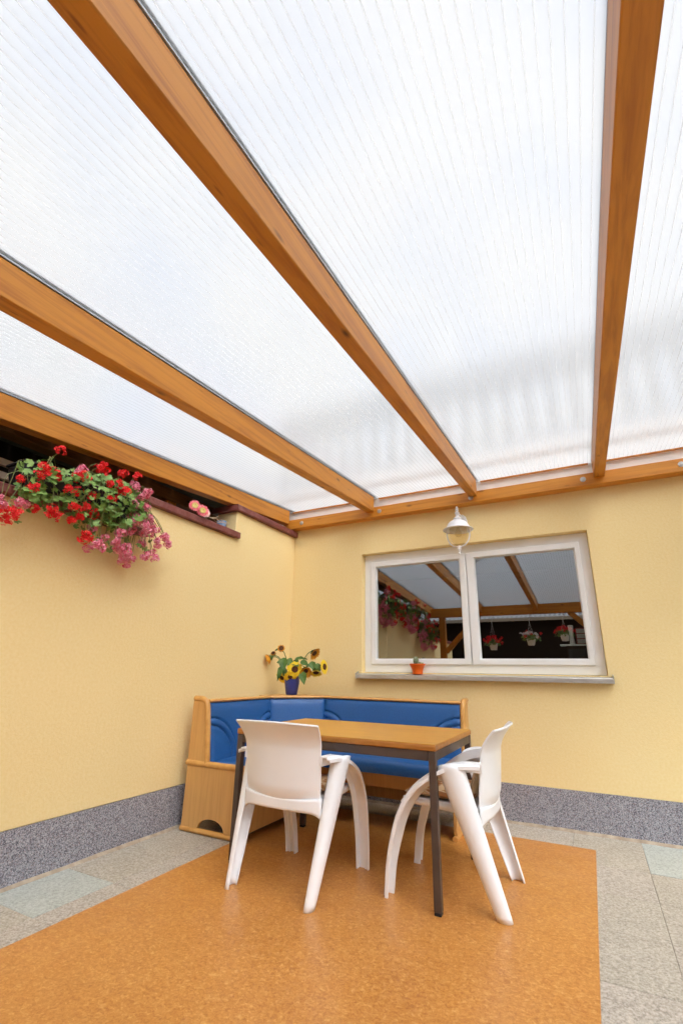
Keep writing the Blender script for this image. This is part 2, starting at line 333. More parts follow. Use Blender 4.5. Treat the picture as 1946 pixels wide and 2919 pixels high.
for i in range(len(xs)-1):
    ys = [-.035, -.19] + [-.19-.41*k for k in range(1, 14)] if i > 1 else [-.035, -.52-.0] + [-.52-.411*k for k in range(1, 13)]
    if i > 1: ys = [-.04, -.6+.0] + [-.6-.41*k for k in range(1, 13)]
    for j in range(len(ys)-1):
        x0, x1, y1, y0 = xs[i], xs[i+1], ys[j], ys[j+1]
        if x0 > MX0+.02 and x1 < MX1-.02 and y0 > MY0 and y1 < MY1-.02: continue
        m = random.choice([m_slab, m_slab, m_slab3])
        if i > 5: m = random.choice([m_slab3, m_slab3, m_slab])
        if i == 0 and abs(y1+2.164) < .1: m = m_slab2
        if i == 7 and j == 0: m = m_slab2
        slab(x0, x1, y0, y1, m)
mt = MB().box(MX0, MX1, MY0, MY1, .0015, .0055).build('floor_mat', m_mat, bevel=.0012)
tag(mt, 'large orange marbled linoleum mat laid on the paving under the table', 'floor mat')
# mortar fillet along the walls
def fillet(p0, p1, nrm):
    mb = MB(); n = 60; P0, P1 = Vector(p0), Vector(p1); N = Vector(nrm); pts = []
    for i in range(n):
        p = P0.lerp(P1, i/(n-1)); d = .016+.012*noise.noise(p*9); pts += [p+Vector((0, 0, .012+.006*noise.noise(p*14))), p+N*d+Vector((0, 0, -.004))]
    return mb.add(pts, [(2*i, 2*i+1, 2*i+3, 2*i+2) for i in range(n-1)])

# ------------------------------------------------------------------ house wall with window
house = thing('house', 'yellow rendered house wall with white window and grey chip plinth', 'house')
WX0, WX1, WZ0, WZ1 = .829, 2.888, 1.078, 2.238
def holed(x0, x1, z0, z1, hx0, hx1, hz0, hz1, y0, y1, yr):
    X = [x0, hx0, hx1, x1]; Z = [z0, hz0, hz1, z1]; mb = MB()
    for i in range(3):
        for j in range(3):
            if i == 1 and j == 1: continue
            mb.add([(X[i], y0, Z[j]), (X[i+1], y0, Z[j]), (X[i+1], y0, Z[j+1]), (X[i], y0, Z[j+1])], [(0, 1, 2, 3)])
            mb.add([(X[i], y1, Z[j]), (X[i+1], y1, Z[j]), (X[i+1], y1, Z[j+1]), (X[i], y1, Z[j+1])], [(3, 2, 1, 0)])
    mb.add([(a, y, z_) for y in (y0, y1) for a, z_ in ((hx0, hz0), (hx1, hz0), (hx1, hz1), (hx0, hz1))], [(0, 1, 5, 4), (1, 2, 6, 5), (2, 3, 7, 6), (3, 0, 4, 7)])
    mb.add([(a, y, z_) for y in (y0, y1) for a, z_ in ((x0, z0), (x1, z0), (x1, z1), (x0, z1))], [(4, 5, 1, 0), (5, 6, 2, 1), (6, 7, 3, 2), (7, 4, 0, 3)])
    return mb
holed(-.3, 7, .268, 2.69, WX0, WX1, WZ0, WZ1, 0, .3, .3).build('rendered_wall', m_wall, house, bevel=.004)
MB().box(-.3, 7, .004, .3, -.05, .2675).box(.011, 7, -.009, .0035, -.05, .266).build('plinth', m_plinth, house)
MB().box(-.3, 7, .004, .3, 2.691, 3.02).build('upper_wall', m_pale, house)
MB().box(-.35, 7.05, -.03, 3.4, 3.021, 3.12).build('flat_roof', m_pale, house)
fillet((.02, -.01, 0), (6, -.01, 0), (0, -1, 0)).build('mortar_fillet', m_mort, house, smooth=60)
# window
win = thing('window', None, None); win.parent = house; ORG[win.name] = Vector()
def frame(x0, x1, z0, z1, wl, wr, wb, wt, y0, y1):
    mb = MB(); a = [(x0, z0), (x1, z0), (x1, z1), (x0, z1)]; i_ = [(x0+wl, z0+wb), (x1-wr, z0+wb), (x1-wr, z1-wt), (x0+wl, z1-wt)]
    vv = [(x, y, z) for y in (y0, y1) for x, z in a+i_]
    fs = []
    for k in range(4):
        n = (k+1) % 4
        fs += [(k, n, 4+n, 4+k), (8+n, 8+k, 12+k, 12+n), (n, k, 8+k, 8+n), (4+k, 4+n, 12+n, 12+k)]
    return mb.add(vv, fs)
frame(WX0+.002, WX1-.002, 1.08, WZ1-.002, .085, .085, .085, .085, .068, .15).build('frame', m_white, win, bevel=.004)
MB().box(1.855, 1.875, .078, .14, 1.166, 2.152).build('mullion', m_white, win, bevel=.002)
for (a, b_, gl_, gr_) in ((.905, 1.861, .049, .054), (1.869, 2.818, .07, .04)):
    s = frame(a, b_, 1.152, 2.158, gl_, gr_, .046, .05, .054, .13).build('sash', m_white, win, bevel=.006, seg=3)
    frame(a+gl_+.0005, b_-gr_-.0005, 1.1985, 2.1075, .007, .007, .007, .007, .072, .1).build('glazing_bead', m_white, s, bevel=.002)
    MB().box(a+gl_+.003, b_-gr_-.003, .084, .088, 1.201, 2.105).build('pane', m_pane, s)
# sill
sill = MB().prism([(.066, 1.079), (-.058, 1.060), (-.062, 1.056), (-.062, 1.022), (-.056, 1.022), (-.056, 1.052), (.066, 1.071)], lambda u, v_, w_: (w_, u, v_), .795, 2.918).build('window_sill', m_sill, house, bevel=.002)
for x0 in (.791, 2.916):
    MB().prism([(.062, 1.07), (.0, 1.088), (-.064, 1.069), (-.064, 1.02), (.062, 1.045)], lambda u, v_, w_: (w_, u, v_), x0, x0+.006).build('end_cap', m_zinc, sill)
for k in range(7):
    x = [.93, 1.135, 1.58, 1.82, 2.07, 2.33, 2.62][k]
    MB().lathe([(0, 1.0745), (.008, 1.0735), (.009, 1.066)], (x, .02, 0), 10).build('screw', m_zinc, sill, smooth=50)
# dark room behind the window
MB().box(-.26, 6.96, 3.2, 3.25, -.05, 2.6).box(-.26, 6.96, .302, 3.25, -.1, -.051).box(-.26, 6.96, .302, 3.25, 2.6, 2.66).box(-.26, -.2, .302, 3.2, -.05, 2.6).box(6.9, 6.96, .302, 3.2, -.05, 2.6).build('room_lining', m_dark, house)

# ------------------------------------------------------------------ stepped garden wall (left)
gw = thing('garden_wall', 'stepped yellow garden wall with dark red coping left of the house', 'wall')
steps = [(-6.5, -2.045, 1.988), (-2.045, -1.0, 2.247), (-1.0, -.001, 2.514)]
poly = [(-6.5, .268), (-.0005, .268), (-.0005, 2.512), (-1.0, 2.512), (-1.0, 2.245), (-2.045, 2.245), (-2.045, 1.987), (-4.05, 1.987), (-4.05, 1.73), (-6.5, 1.73)]
MB().prism(poly, lambda u, v_, w_: (w_, u, v_), -.24, 0).build('rendered_wall', m_wall, gw, bevel=.005)
MB().box(-.24, -.004, -6.5, -.0005, -.05, .2675).box(-.0035, .009, -6.5, -.0105, -.05, .266).build('plinth', m_plinth, gw)
fillet((.01, -6.4, 0), (.01, -.02, 0), (1, 0, 0)).build('mortar_fillet', m_mort, gw, smooth=60)
def coping(y0, y1, z0, h=.058):
    p = [(-.285, z0), (.03, z0), (.036, z0+.008), (.036, z0+h-.006), (.03, z0+h), (-.285, z0+h)]
    n = 26; mb = MB(); vs_ = []
    for i in range(n):
        y = lerp(y0, y1, i/(n-1))
        for u, v_ in p: vs_.append((u+.0022*noise.noise(Vector((y*9, u*7, v_*9))), y, v_+.002*noise.noise(Vector((y*11, v_*8, 3)))))
    k = len(p)
    return mb.add(vs_, [(i*k+a, i*k+(a+1) % k, (i+1)*k+(a+1) % k, (i+1)*k+a) for i in range(n-1) for a in range(k)]+[tuple(range(k)), tuple(range((n-1)*k, n*k))[::-1]])
coping(-1.035, -.012, 2.513).build('coping', m_cope, gw, smooth=30)
for a, b_, z_ in ((-1.0-.003, -.965, 2.246),): pass
coping(-2.075, -1.003, 2.246).build('coping', m_cope, gw, smooth=30)
# nose of the middle coping that runs past the step, in front of the wall face
MB().box(.0012, .036, -1.003, -.968, 2.247, 2.303).build('coping_nose', m_cope, gw, bevel=.003)
coping(-4.08, -2.048, 1.988).build('coping', m_cope, gw, smooth=30)
coping(-6.5, -4.053, 1.731).build('coping', m_cope, gw, smooth=30)
MB().box(.0012, .036, -2.048, -2.01, 1.989, 2.045).build('coping_nose', m_cope, gw, bevel=.003)

# ------------------------------------------------------------------ canopy
RZ, S, RH = 2.6594, .0788, .157
def rz(y): return RZ+S*y
cano = thing('terrace_canopy', 'timber canopy with clear ribbed plastic roof over the terrace', 'canopy')
plate = MB().box(-.105, 6.2, -.1, -.001, 2.591, 2.699).build('wall_plate', m_plate, cano, bevel=.004)
for x, z_ in ((.135, 2.647), (1.065, 2.646), (1.985, 2.638), (2.915, 2.649), (3.594, 2.649)):
    bo = MB().lathe([(0, .006), (.02, .005), (.023, 0)], (x, -.1, z_), 20, Matrix.Rotation(R(90), 4, 'X')).build('bolt', m_zinc, plate, smooth=40)
    MB().lathe([(0, .012), (.0085, .012), (.0105, .009), (.0105, .005)], (x, -.1, z_), 6, Matrix.Rotation(R(90), 4, 'X')).build('bolt_head', m_zinc, bo)
rafx = [(-.115, -.026), (.9185, 1.008), (1.966, 2.043), (2.995, 3.076), (4.06, 4.145), (5.1, 5.185)]
YE = -5.35
for (a, b_) in rafx:
    y0, y1 = YE, (-.1005)
    mb = MB(); mb.add([(x, y, rz(y)+h) for x in (a, b_) for y, h in ((y0, 0), (y1, 0), (y1, RH), (y0, RH))], [(0, 1, 2, 3), (7, 6, 5, 4), (0, 4, 5, 1), (1, 5, 6, 2), (2, 6, 7, 3), (3, 7, 4, 0)])
    rf_ = mb.build('rafter', m_raf, cano, bevel=.005)
    # rubber gasket and aluminium glazing bar on top
    MB().add([(x, y, rz(y)+RH+h) for x in (a+.012, b_-.008) for y, h in ((y0, .001), (y1, .001), (y1, .008), (y0, .008))], [(0, 1, 2, 3), (7, 6, 5, 4), (0, 4, 5, 1), (1, 5, 6, 2), (2, 6, 7, 3), (3, 7, 4, 0)]).build('gasket', m_gask, rf_)
    MB().add([(x, y, rz(y)+RH+h) for x in (a+.004, b_+.006) for y, h in ((y0, .027), (-.003, .027), (-.003, .034), (y0, .034))], [(0, 1, 2, 3), (7, 6, 5, 4), (0, 4, 5, 1), (1, 5, 6, 2), (2, 6, 7, 3), (3, 7, 4, 0)]).build('glazing_bar', m_alu, rf_)
    # narrow seal strip seen along the right upper edge
    MB().add([(x, y, rz(y)+RH+h) for x in (b_-.0075, b_+.004) for y, h in ((y0, .002), (y1, .002), (y1, .009), (y0, .009))], [(0, 1, 2, 3), (7, 6, 5, 4), (0, 4, 5, 1), (1, 5, 6, 2), (2, 6, 7, 3), (3, 7, 4, 0)]).build('seal_strip', m_alu, rf_)
for i in range(len(rafx)-1):
    a = (rafx[i][0]+rafx[i][1])/2+.002; b_ = (rafx[i+1][0]+rafx[i+1][1])/2-.002
    if i == 0: a = rafx[0][0]+.01
    z0 = RH+.0095
    pn = MB().add([(x, y, rz(y)+z0+h) for h in (0, .016) for x, y in ((a, -5.5), (b_, -5.5), (b_, -.004), (a, -.004))], [(0, 3, 2, 1), (4, 5, 6, 7)]+[(k, (k+1) % 4, 4+(k+1) % 4, 4+k) for k in range(4)]).build('roof_panel', m_poly, cano)
    rb = MB(); n = int((b_-a)/.032)
    for k in range(n+1):
        x = a+.004+k*.032
        if x > b_-.002: break
        rb.add([(x, -5.5, rz(-5.5)+z0+.0005), (x, -.006, rz(-.006)+z0+.0005), (x, -.006, rz(-.006)+z0+.0155), (x, -5.5, rz(-5.5)+z0+.0155)], [(0, 1, 2, 3)])
        rb.add([(x-.002, -5.5, rz(-5.5)+z0-.0006), (x+.002, -5.5, rz(-5.5)+z0-.0006), (x+.002, -.006, rz(-.006)+z0-.0006), (x-.002, -.006, rz(-.006)+z0-.0006)], [(0, 1, 2, 3)])
    rb.build('rib', m_rib, pn, kind='stuff')
    # brown batten where the sheet meets the wall
    MB().box(a+.06, b_-.06, -.022, -.002, rz(0)+z0-.012, rz(0)+z0-.002).build('wall_batten', m_post, cano)
# eave beam, posts, braces
MB().box(-.1, 6.2, -5.17, -5.05, 2.19, 2.37).build('eave_beam', m_plate, cano, bevel=.004)
for px in (.19, 3.3, 5.9):
    MB().box(px-.06, px+.06, -5.165, -5.055, -.02, 2.189).build('post', m_post, cano, bevel=.004)
    for sgn in ((1,) if px < 1 else (-1, 1)):
        if px > 5 and sgn == 1: continue
        p0 = Vector((px+sgn*.055, -5.11, 1.5)); p1 = Vector((px+sgn*.74, -5.11, 2.2)); d = (p1-p0).normalized(); nn = Vector((-d.z, 0, d.x))*.045
        MB().add([p+q+Vector((0, yy, 0)) for yy in (-.045, .045) for p, q in ((p0, -nn), (p1, -nn), (p1, nn), (p0, nn))], [(0, 1, 2, 3), (7, 6, 5, 4), (0, 4, 5, 1), (1, 5, 6, 2), (2, 6, 7, 3), (3, 7, 4, 0)]).build('brace', m_post, cano, bevel=.003)

# ------------------------------------------------------------------ wall lantern
LX, LY = 1.878, -.225
lan = thing('wall_lantern', 'white enamel wall lantern with clear globe hanging above the window', 'lantern', (LX, 0, 2.4))
c0 = (LX, LY, 0)
MB().lathe([(0, 2.529), (.007, 2.526), (.012, 2.512), (.009, 2.5), (.014, 2.494), (.014, 2.488), (.009, 2.482), (.01, 2.474), (.021, 2.468), (.021, 2.462), (.016, 2.452), (.013, 2.44), (.017, 2.428), (.019, 2.422)], c0, 24).build('finial', m_lampw, lan, smooth=40)
hat = MB().lathe([(.018, 2.423), (.034, 2.415), (.036, 2.409), (.03, 2.403), (.03, 2.396), (.045, 2.392), (.07, 2.378), (.088, 2.358), (.098, 2.338), (.104, 2.325), (.118, 2.313), (.132, 2.307), (.132, 2.303), (.112, 2.305), (.085, 2.312), (.08, 2.34), (.05, 2.37), (.015, 2.38)], c0, 40).build('lamp_shade', m_lampw, lan, smooth=40)
MB().lathe([(.076, 2.318), (.079, 2.28), (.076, 2.24), (.066, 2.205), (.05, 2.182), (.03, 2.168), (.012, 2.16), (.0, 2.158)], c0, 32).build('glass_globe', m_lglass, lan, smooth=50)
MB().lathe([(.02, 2.375), (.02, 2.33), (.014, 2.326)], c0, 16).build('bulb_socket', m_lampw, lan, smooth=40)
MB().lathe([(.012, 2.327), (.016, 2.305), (.028, 2.28), (.03, 2.262), (.022, 2.245), (0, 2.237)], c0, 20).build('bulb', m_lglass, lan, smooth=60)
pth = [(LX-.098, LY, 2.315), (LX-.1, LY, 2.27), (LX-.097, LY, 2.235), (LX-.083, LY, 2.195), (LX-.056, LY, 2.163), (LX-.026, LY, 2.148), (LX, LY, 2.145)]
pth = catmull(pth, 20); pth2 = [Vector((2*LX-p.x, p.y, p.z)) for p in pth[::-1]]
MB().tube(pth+pth2[1:], .0062, 10).build('cage_ring', m_lampw, lan, smooth=60)
MB().lathe([(.0, 2.158), (.019, 2.155), (.02, 2.14), (.016, 2.137), (.019, 2.13), (.018, 2.122), (.013, 2.119), (.014, 2.113), (.009, 2.108), (.006, 2.1), (.009, 2.094), (.0095, 2.086), (.005, 2.079), (0, 2.077)], c0, 24).build('bottom_finial', m_lampw, lan, smooth=40)
arm = catmull([(LX, -.008, 2.44), (LX, -.06, 2.47), (LX, -.13, 2.475), (LX, -.19, 2.455), (LX, -.222, 2.425)], 14)
MB().tube(arm, [.013, .013, .012, .012, .011, .011, .011, .011, .011, .011, .011, .011, .011, .011], 12).build('bracket_arm', m_lampw, lan, smooth=60)
MB().prism([(-.035, 2.33), (.035, 2.33), (.042, 2.36), (.042, 2.45), (.03, 2.49), (0, 2.52), (-.03, 2.49), (-.042, 2.45), (-.042, 2.36)], lambda u, v_, w_: (LX+u, w_, v_), -.0005, -.022).build('backplate', m_lampw, lan, bevel=.006)

# ------------------------------------------------------------------ corner bench
bench = thing('corner_bench', 'beech corner bench with blue padded seats under the window', 'bench', (.35, -.7, 0))
fL = lambda d, l, z_: (.085+d, l, z_)             # left wing: depth d from wall, l = world y
fR = lambda d, l, z_: (l, -.12-d, z_)             # right wing: l = world x
END = [(.002, .034), (.15, .034)] + [(.27+.118*math.cos(a), .034+.068*math.sin(a)) for a in [math.pi*(1-k/10) for k in range(11)]] + [(.53, .034), (.53, .425), (.175, .425), (.138, .8), (.128, .835), (.112, .855), (.09, .866), (.004, .868), (.006, .42), (.004, .09)]
def wing_end(f, l0, l1, lab=None):
    e = MB().prism(END, lambda u, v_, w_: f(u, w_, v_), l0, l1).build('end_panel', m_beech, bench, bevel=.002)
    lm = (l0+l1)/2; hw = abs(l1-l0)/2+.006
    def mould(path, r, name):
        pts = catmull([f(d, lm, z_) for d, z_ in path], 6*len(path)); MB().tube(pts, r, 12).build(name, m_beechrail, e, smooth=60)
    mould([(.178, .44), (.172, .52), (.155, .68), (.138, .8), (.128, .838), (.108, .858), (.08, .868), (.01, .87)], hw+.004, 'edge_moulding')
    mould([(-.004, .433), (.2, .433), (.4, .433), (.535, .433)], hw+.005, 'seat_moulding')
    mould([(-.004, .018), (.2, .018), (.4, .018), (.55, .018)], .018, 'foot_rail')
YL = -1.396
wing_end(fL, YL, YL+.022); XR = 1.822
wing_end(fR, XR, XR+.022)
def grooves(pl, pz, L):   # ribbed quarter-circle seams at both lower ends
    h = 0
    for cx in (0, L):
        r = math.hypot(pl-cx, pz)
        for rr in (.235, .288):
            h -= .014*math.exp(-((r-rr)/.0065)**2)
        if .235 < r < .288: h += .006*math.sin(math.pi*(r-.235)/.053)
    return h
def backrest(P0, P1, nrm, seams=True, nl=110, nz=44):
    P0, P1, N = Vector(P0), Vector(P1), Vector(nrm); L = (P1-P0).length
    def fn(u, v_):
        z_ = .42+.425*v_; p = P0.lerp(P1, u); back = lerp(.062, 0, v_)   # lean back with height
        e = min(u*L, (1-u)*L, (1-v_)*.425)
        bul = .022*(1-math.exp(-e/.018))
        if seams: bul += grooves(u*L, v_*.425-.03, L)*min(1, e/.012)
        p = p+N*(back+bul); return Vector((p.x, p.y, z_))
    return MB().grid(fn, nl, nz)
A0 = (.215, YL+.022, 0); A1 = (.215, -.615, 0); B0 = (.575, -.25, 0); B1 = (XR, -.25, 0)
backrest(A0, A1, (1, 0, 0)).build('backrest', m_blue, bench, smooth=60)
backrest(A1, B0, (.7071, -.7071, 0), False, 50, 20).build('backrest', m_blue, bench, smooth=60)
backrest(B0, B1, (0, -1, 0), True, 160).build('backrest', m_blue, bench, smooth=60)
# back boards and top rails
dn = .7071
for (p, q, n_) in ((A0, A1, (1, 0)), (A1, B0, (dn, -dn)), (B0, B1, (0, -1))):
    P, Q = Vector(p), Vector(q); N = Vector((n_[0], n_[1], 0)); mb = MB()
    mb.add([P-N*.001+Vector((0, 0, .1)), Q-N*.001+Vector((0, 0, .1)), Q-N*.001+Vector((0, 0, .84)), P-N*.001+Vector((0, 0, .84)), P-N*.02+Vector((0, 0, .1)), Q-N*.02+Vector((0, 0, .1)), Q-N*.02+Vector((0, 0, .84)), P-N*.02+Vector((0, 0, .84))],
           [(0, 1, 2, 3), (7, 6, 5, 4), (0, 4, 5, 1), (2, 6, 7, 3), (1, 5, 6, 2), (0, 3, 7, 4)])
    mb.build('back_board', m_beech, bench)
    prof = [(-.03, .842), (.006, .842), (.017, .846), (.021, .854), (.017, .863), (.006, .867), (-.03, .867)]
    vs_ = []
    for pt in (P, Q):
        for d, z_ in prof: vs_.append(pt+N*d+Vector((0, 0, z_)))
    k = len(prof); MB().add(vs_, [(i, (i+1) % k, k+(i+1) % k, k+i) for i in range(k)]+[tuple(range(k)), tuple(range(k, 2*k))[::-1]]).build('top_rail', m_beechrail, bench, smooth=50)
MB().prism([(.09, -.6), (.185, -.595), (.555, -.225), (.56, -.125), (.09, -.125)], lambda u, v_, w_: (u, v_, w_), .845, .866).build('corner_shelf', m_beech, bench, bevel=.003)
# carcass
MB().box(.62, .64, YL+.0225, -.69, .05, .37).build('front_panel', m_beech, bench)
MB().box(.641, XR-.001, -.665, -.645, .272, .37).build('apron', m_beech, bench, bevel=.002)
MB().box(.60, .66, -.74, -.69, 0, .36).build('corner_leg', m_beech, bench)
MB().box(.11, .6, -.16, -.135, .05, .4).box(.12, .15, -.7, -.2, .05, .4).build('corner_carcass', m_beech, bench)
def pad(x0, x1, y0, y1, z0, z1, name='seat'):
    def fn(u, v_):
        # closed rounded pad: v around section in depth, u along length
        a = 2*math.pi*v_; ca, sa = math.cos(a), math.sin(a)
        e = .28
        cx, cy_, cz = (x0+x1)/2, (y0+y1)/2, (z0+z1)/2
        return ca, sa
    mb = MB(); n, m_ = 40, 22
    def top(u, v_):
        x = lerp(x0, x1, u); y = lerp(y0, y1, v_); dx = min(x-x0, x1-x); dy = min(y-y0, y1-y); e = min(dx, dy)
        z_ = z0+(z1-z0)*(1-(1-min(1, e/.05))**2.4)**.5 if e < .05 else z1
        z_ += .016*math.sin(math.pi*u)*math.sin(math.pi*v_)
        return Vector((x, y, z_))
    mb.grid(lambda u, v_: top(.5-.5*math.cos(math.pi*u), .5-.5*math.cos(math.pi*v_)), n, m_)
    mb.add([(x0, y0, z0), (x1, y0, z0), (x1, y1, z0), (x0, y1, z0)], [(3, 2, 1, 0)])
    return mb.build(name, m_blue, bench, smooth=60)
pad(.27, .672, YL+.024, -.73, .372, .455)
pad(.27, .672, -.728, -.30, .372, .455)
pad(.674, XR-.002, -.735, -.305, .372, .455)

# ------------------------------------------------------------------ table
TX0, TX1, TY0, TY1, TZ = .77, 2.029, -1.692, -.89, .73
tab = thing('table', 'wooden topped table with dark brown steel legs on the orange mat', 'table', ((TX0+TX1)/2, (TY0+TY1)/2, 0))
tt = MB().box(TX0, TX1, TY0, TY1, TZ-.003, TZ).build('table_top', m_top, tab)
MB().box(TX0-.003, TX1+.003, TY0-.003, TY1+.003, TZ-.032, TZ-.0032).build('edge_lipping', m_edge, tt, bevel=.007, seg=3)
lw = .036; zt = TZ-.033
MB().box(TX0+lw+.003, TX1-lw-.003, TY0+.003, TY0+.033, zt-.045, zt).build('apron', m_steel, tab, bevel=.002)
MB().box(TX0+lw+.003, TX1-lw-.003, TY1-.033, TY1-.003, zt-.045, zt).build('apron', m_steel, tab, bevel=.002)
MB().box(TX0+.003, TX0+.033, TY0+lw+.003, TY1-lw-.003, zt-.045, zt).build('apron', m_steel, tab, bevel=.002)
MB().box(TX1-.033, TX1-.003, TY0+lw+.003, TY1-lw-.003, zt-.045, zt).build('apron', m_steel, tab, bevel=.002)
for x in (TX0+.001, TX1-lw-.001):
    for y in (TY0+.001, TY1-lw-.001):
        l = MB().box(x, x+lw, y, y+lw, .02, zt).build('leg', m_steel, tab, bevel=.003)
        MB().box(x+.001, x+lw-.001, y+.001, y+lw-.001, .0058, .0195).build('foot_cap', m_black, l, bevel=.003)

# ------------------------------------------------------------------ white plastic armchairs
def make_chair(label):
    ch = thing('armchair', label, 'chair', (0, 0, 0), 'white plastic armchairs at the table')
    # shell back
    def sh(u, v_):
        s_ = 2*u-1; zt_ = .812-.008*s_*s_; zb = .418+.03*s_*s_; z_ = lerp(zb, zt_, v_)
        hw = lerp(.232, .243, min(1, v_/.6)) if v_ < .6 else lerp(.243, .268, ((v_-.6)/.4)**1.6)
        ye = -.198-.026*min(1, v_/.65)-(.075*((v_-.65)/.35)**1.7 if v_ > .65 else 0)
        bul = (.052-.012*v_)*(1-abs(s_)**2.6)
        y = ye-bul
        if v_ < .2: y += .022*(1-v_/.2)**2*(1-abs(s_)**4)
        return Vector((hw*s_, y, z_))
    o = MB().grid(sh, 41, 41).build('backrest', m_chair, ch, smooth=60); so_ = o.modifiers.new('thick', 'SOLIDIFY'); so_.thickness = .009; so_.offset = 0
    # raised rim of the shell
    for sgn in (-1, 1):
        pts = [sh(.5+sgn*.497, k/24) for k in range(25)]; MB().tube(pts, .0065, 8).build('rim', m_chair, o, smooth=60)
    MB().tube([sh(k/30, 1) for k in range(31)], .0062, 8).build('rim', m_chair, o, smooth=60)
    # seat pan with rolled front lip
    def seat(u, v_):
        s_ = 2*u-1; y = lerp(-.214, .215, v_); hw = lerp(.232, .212, v_)
        z_ = .44-.012*(1-s_*s_)*math.sin(math.pi*min(1, v_*1.05))+.012*v_
        if v_ > .9: z_ -= .03*((v_-.9)/.1)**2
        return Vector((hw*s_, y, z_))
    o = MB().grid(seat, 21, 25).build('seat', m_chair, ch, smooth=60); so_ = o.modifiers.new('thick', 'SOLIDIFY'); so_.thickness = .008; so_.offset = 0
    for sgn in (-1, 1):
        mb = MB(); mb.grid(lambda u, v_: Vector((sgn*(lerp(.233, .213, u)), lerp(-.19, .2, u), lerp(.442+.012*u, .405+.02*u, v_))), 12, 2)
        o = mb.build('seat_rail', m_chair, ch, smooth=60); so_ = o.modifiers.new('thick', 'SOLIDIFY'); so_.thickness = .008
    # skirt between rear legs
    def sk(u, v_):
        s_ = 2*u-1; zt_ = .452-.016*(1-s_*s_); zb = .383+.022*abs(s_)**8*0; arch = -.03*abs(s_)**10
        return Vector((.246*s_, -.203-.034*(1-abs(s_)**3), lerp(zb+arch, zt_, v_)))
    o = MB().grid(sk, 33, 6).build('rear_skirt', m_chair, ch, smooth=60); so_ = o.modifiers.new('thick', 'SOLIDIFY'); so_.thickness = .01; so_.offset = 0
    # arm flowing into front leg: swept stepped section
    path = catmull([(-.225, .655), (-.14, .652), (-.06, .637), (.005, .607), (.07, .565), (.125, .518), (.175, .455), (.215, .385), (.245, .305), (.268, .22), (.285, .13), (.297, .006)], 60)
    xo = catmull([(0, .305), (.12, .325), (.25, .332), (.4, .318), (.6, .305), (.8, .293), (1, .284)], 60); xi = catmull([(0, .246), (.2, .242), (.5, .225), (1, .21)], 60)
    for sgn in (-1, 1):
        vs_ = []; n = len(path)
        for i in range(n):
            tn = (path[min(i+1, n-1)]-path[max(i-1, 0)]).normalized(); nx, nz_ = (tn.y, -tn.x)
            if nx < 0 and nz_ < 0: nx, nz_ = -nx, -nz_
            nx, nz_ = -tn.y, tn.x      # outward normal (forward / up)
            if nz_ < 0 or (abs(nz_) < 1e-3 and nx < 0): nx, nz_ = -nx, -nz_
            if nx < 0 and nz_ < .9: nx, nz_ = -nx, -nz_
            a, b_ = xi[i].y, xo[i].y; t_ = i/(n-1); m_ = lerp(a, b_, .68)
            web = .05 if t_ < .75 else .05-.012*(t_-.75)/.25
            sec = [(a, 0), (m_, 0), (m_+.002, -.011), (b_, -.012), (b_, -.03), (b_-.007, -.03), (b_-.007, -.02), (m_-.004, -.02), (m_-.006, -.01), (a+.01, -.01), (a+.008, -web), (a, -web)]
            for x, nn in sec: vs_.append((sgn*x, path[i].x+nx*nn, path[i].y+nz_*nn))
        k = 12; fs = [(i*k+j, i*k+(j+1) % k, (i+1)*k+(j+1) % k, (i+1)*k+j) for i in range(n-1) for j in range(k)]
        fs += [tuple(range(k)), tuple(range((n-1)*k, n*k))[::-1]]
        MB().add(vs_, fs).build('arm_and_front_leg', m_chair, ch, smooth=35, bevel=.0015, seg=1)
    # gusset between arm and back
        MB().grid(lambda u, v_: Vector((sgn*(.243+.004*u), lerp(-.226, -.12, u), lerp(.652, .60+.012*u, v_))), 6, 4).build('arm_web', m_chair, ch, smooth=60)
    # conical half-round rear legs
    for sgn in (-1, 1):
        def leg(u, v_):
            a = lerp(-R(118), R(118), u); t_ = v_
            cx = lerp(.285, .242, t_); cy_ = lerp(-.075, -.282, t_); z_ = lerp(.628, .0058, t_)
            rx = lerp(.052, .027, t_); ry = lerp(.07, .036, t_)
            z_ += lerp(1, 0, t_)**4*(.02*math.cos(a)-.012*(math.sin(a)+.2))
            return Vector((sgn*(cx+rx*math.cos(a)-.004), cy_+ry*math.sin(a), z_))
        o = MB().grid(leg, 25, 24).build('rear_leg', m_chair, ch, smooth=60); so_ = o.modifiers.new('thick', 'SOLIDIFY'); so_.thickness = .007; so_.offset = -1 if sgn > 0 else -1
    return ch
chA = make_chair('white plastic armchair seen from behind with its back to the camera')
chB = dup(chA); chB['label'] = 'white plastic armchair at the right end of the table seen side on'
chA.location = (1.229, -1.638, 0); chA.rotation_euler.z = R(-1.2)
chB.location = (2.006, -1.35, 0); chB.rotation_euler.z = R(90.5)
def cushion(label, M_):
    mb = MB()
    def surf(side):
        def fn(u, v_):
            a, b_ = 2*u-1, 2*v_-1; e = max(0, (1-abs(a)**3.2)*(1-abs(b_)**4))**.45
            l = lerp(-.33, .2, v_); th = (.026*e+.004*e*noise.noise(Vector((u*4, v_*6, side))))*side; x = .198*a
            t_ = max(0, -.145-l); k = min(1, t_/.05)
            y = max(l, -.145)-.25*t_+th*k*.95; z_ = .472+.97*t_+th*(1-k*.8)-.01*k
            return M_ @ Vector((x, y, z_))
        return fn
    mb.grid(surf(1), 28, 40); mb.grid(surf(-1), 28, 40)
    o = mb.build('seat_cushion', m_cush, smooth=70); tag(o, label, 'cushion', 'leaf print seat cushions'); return o
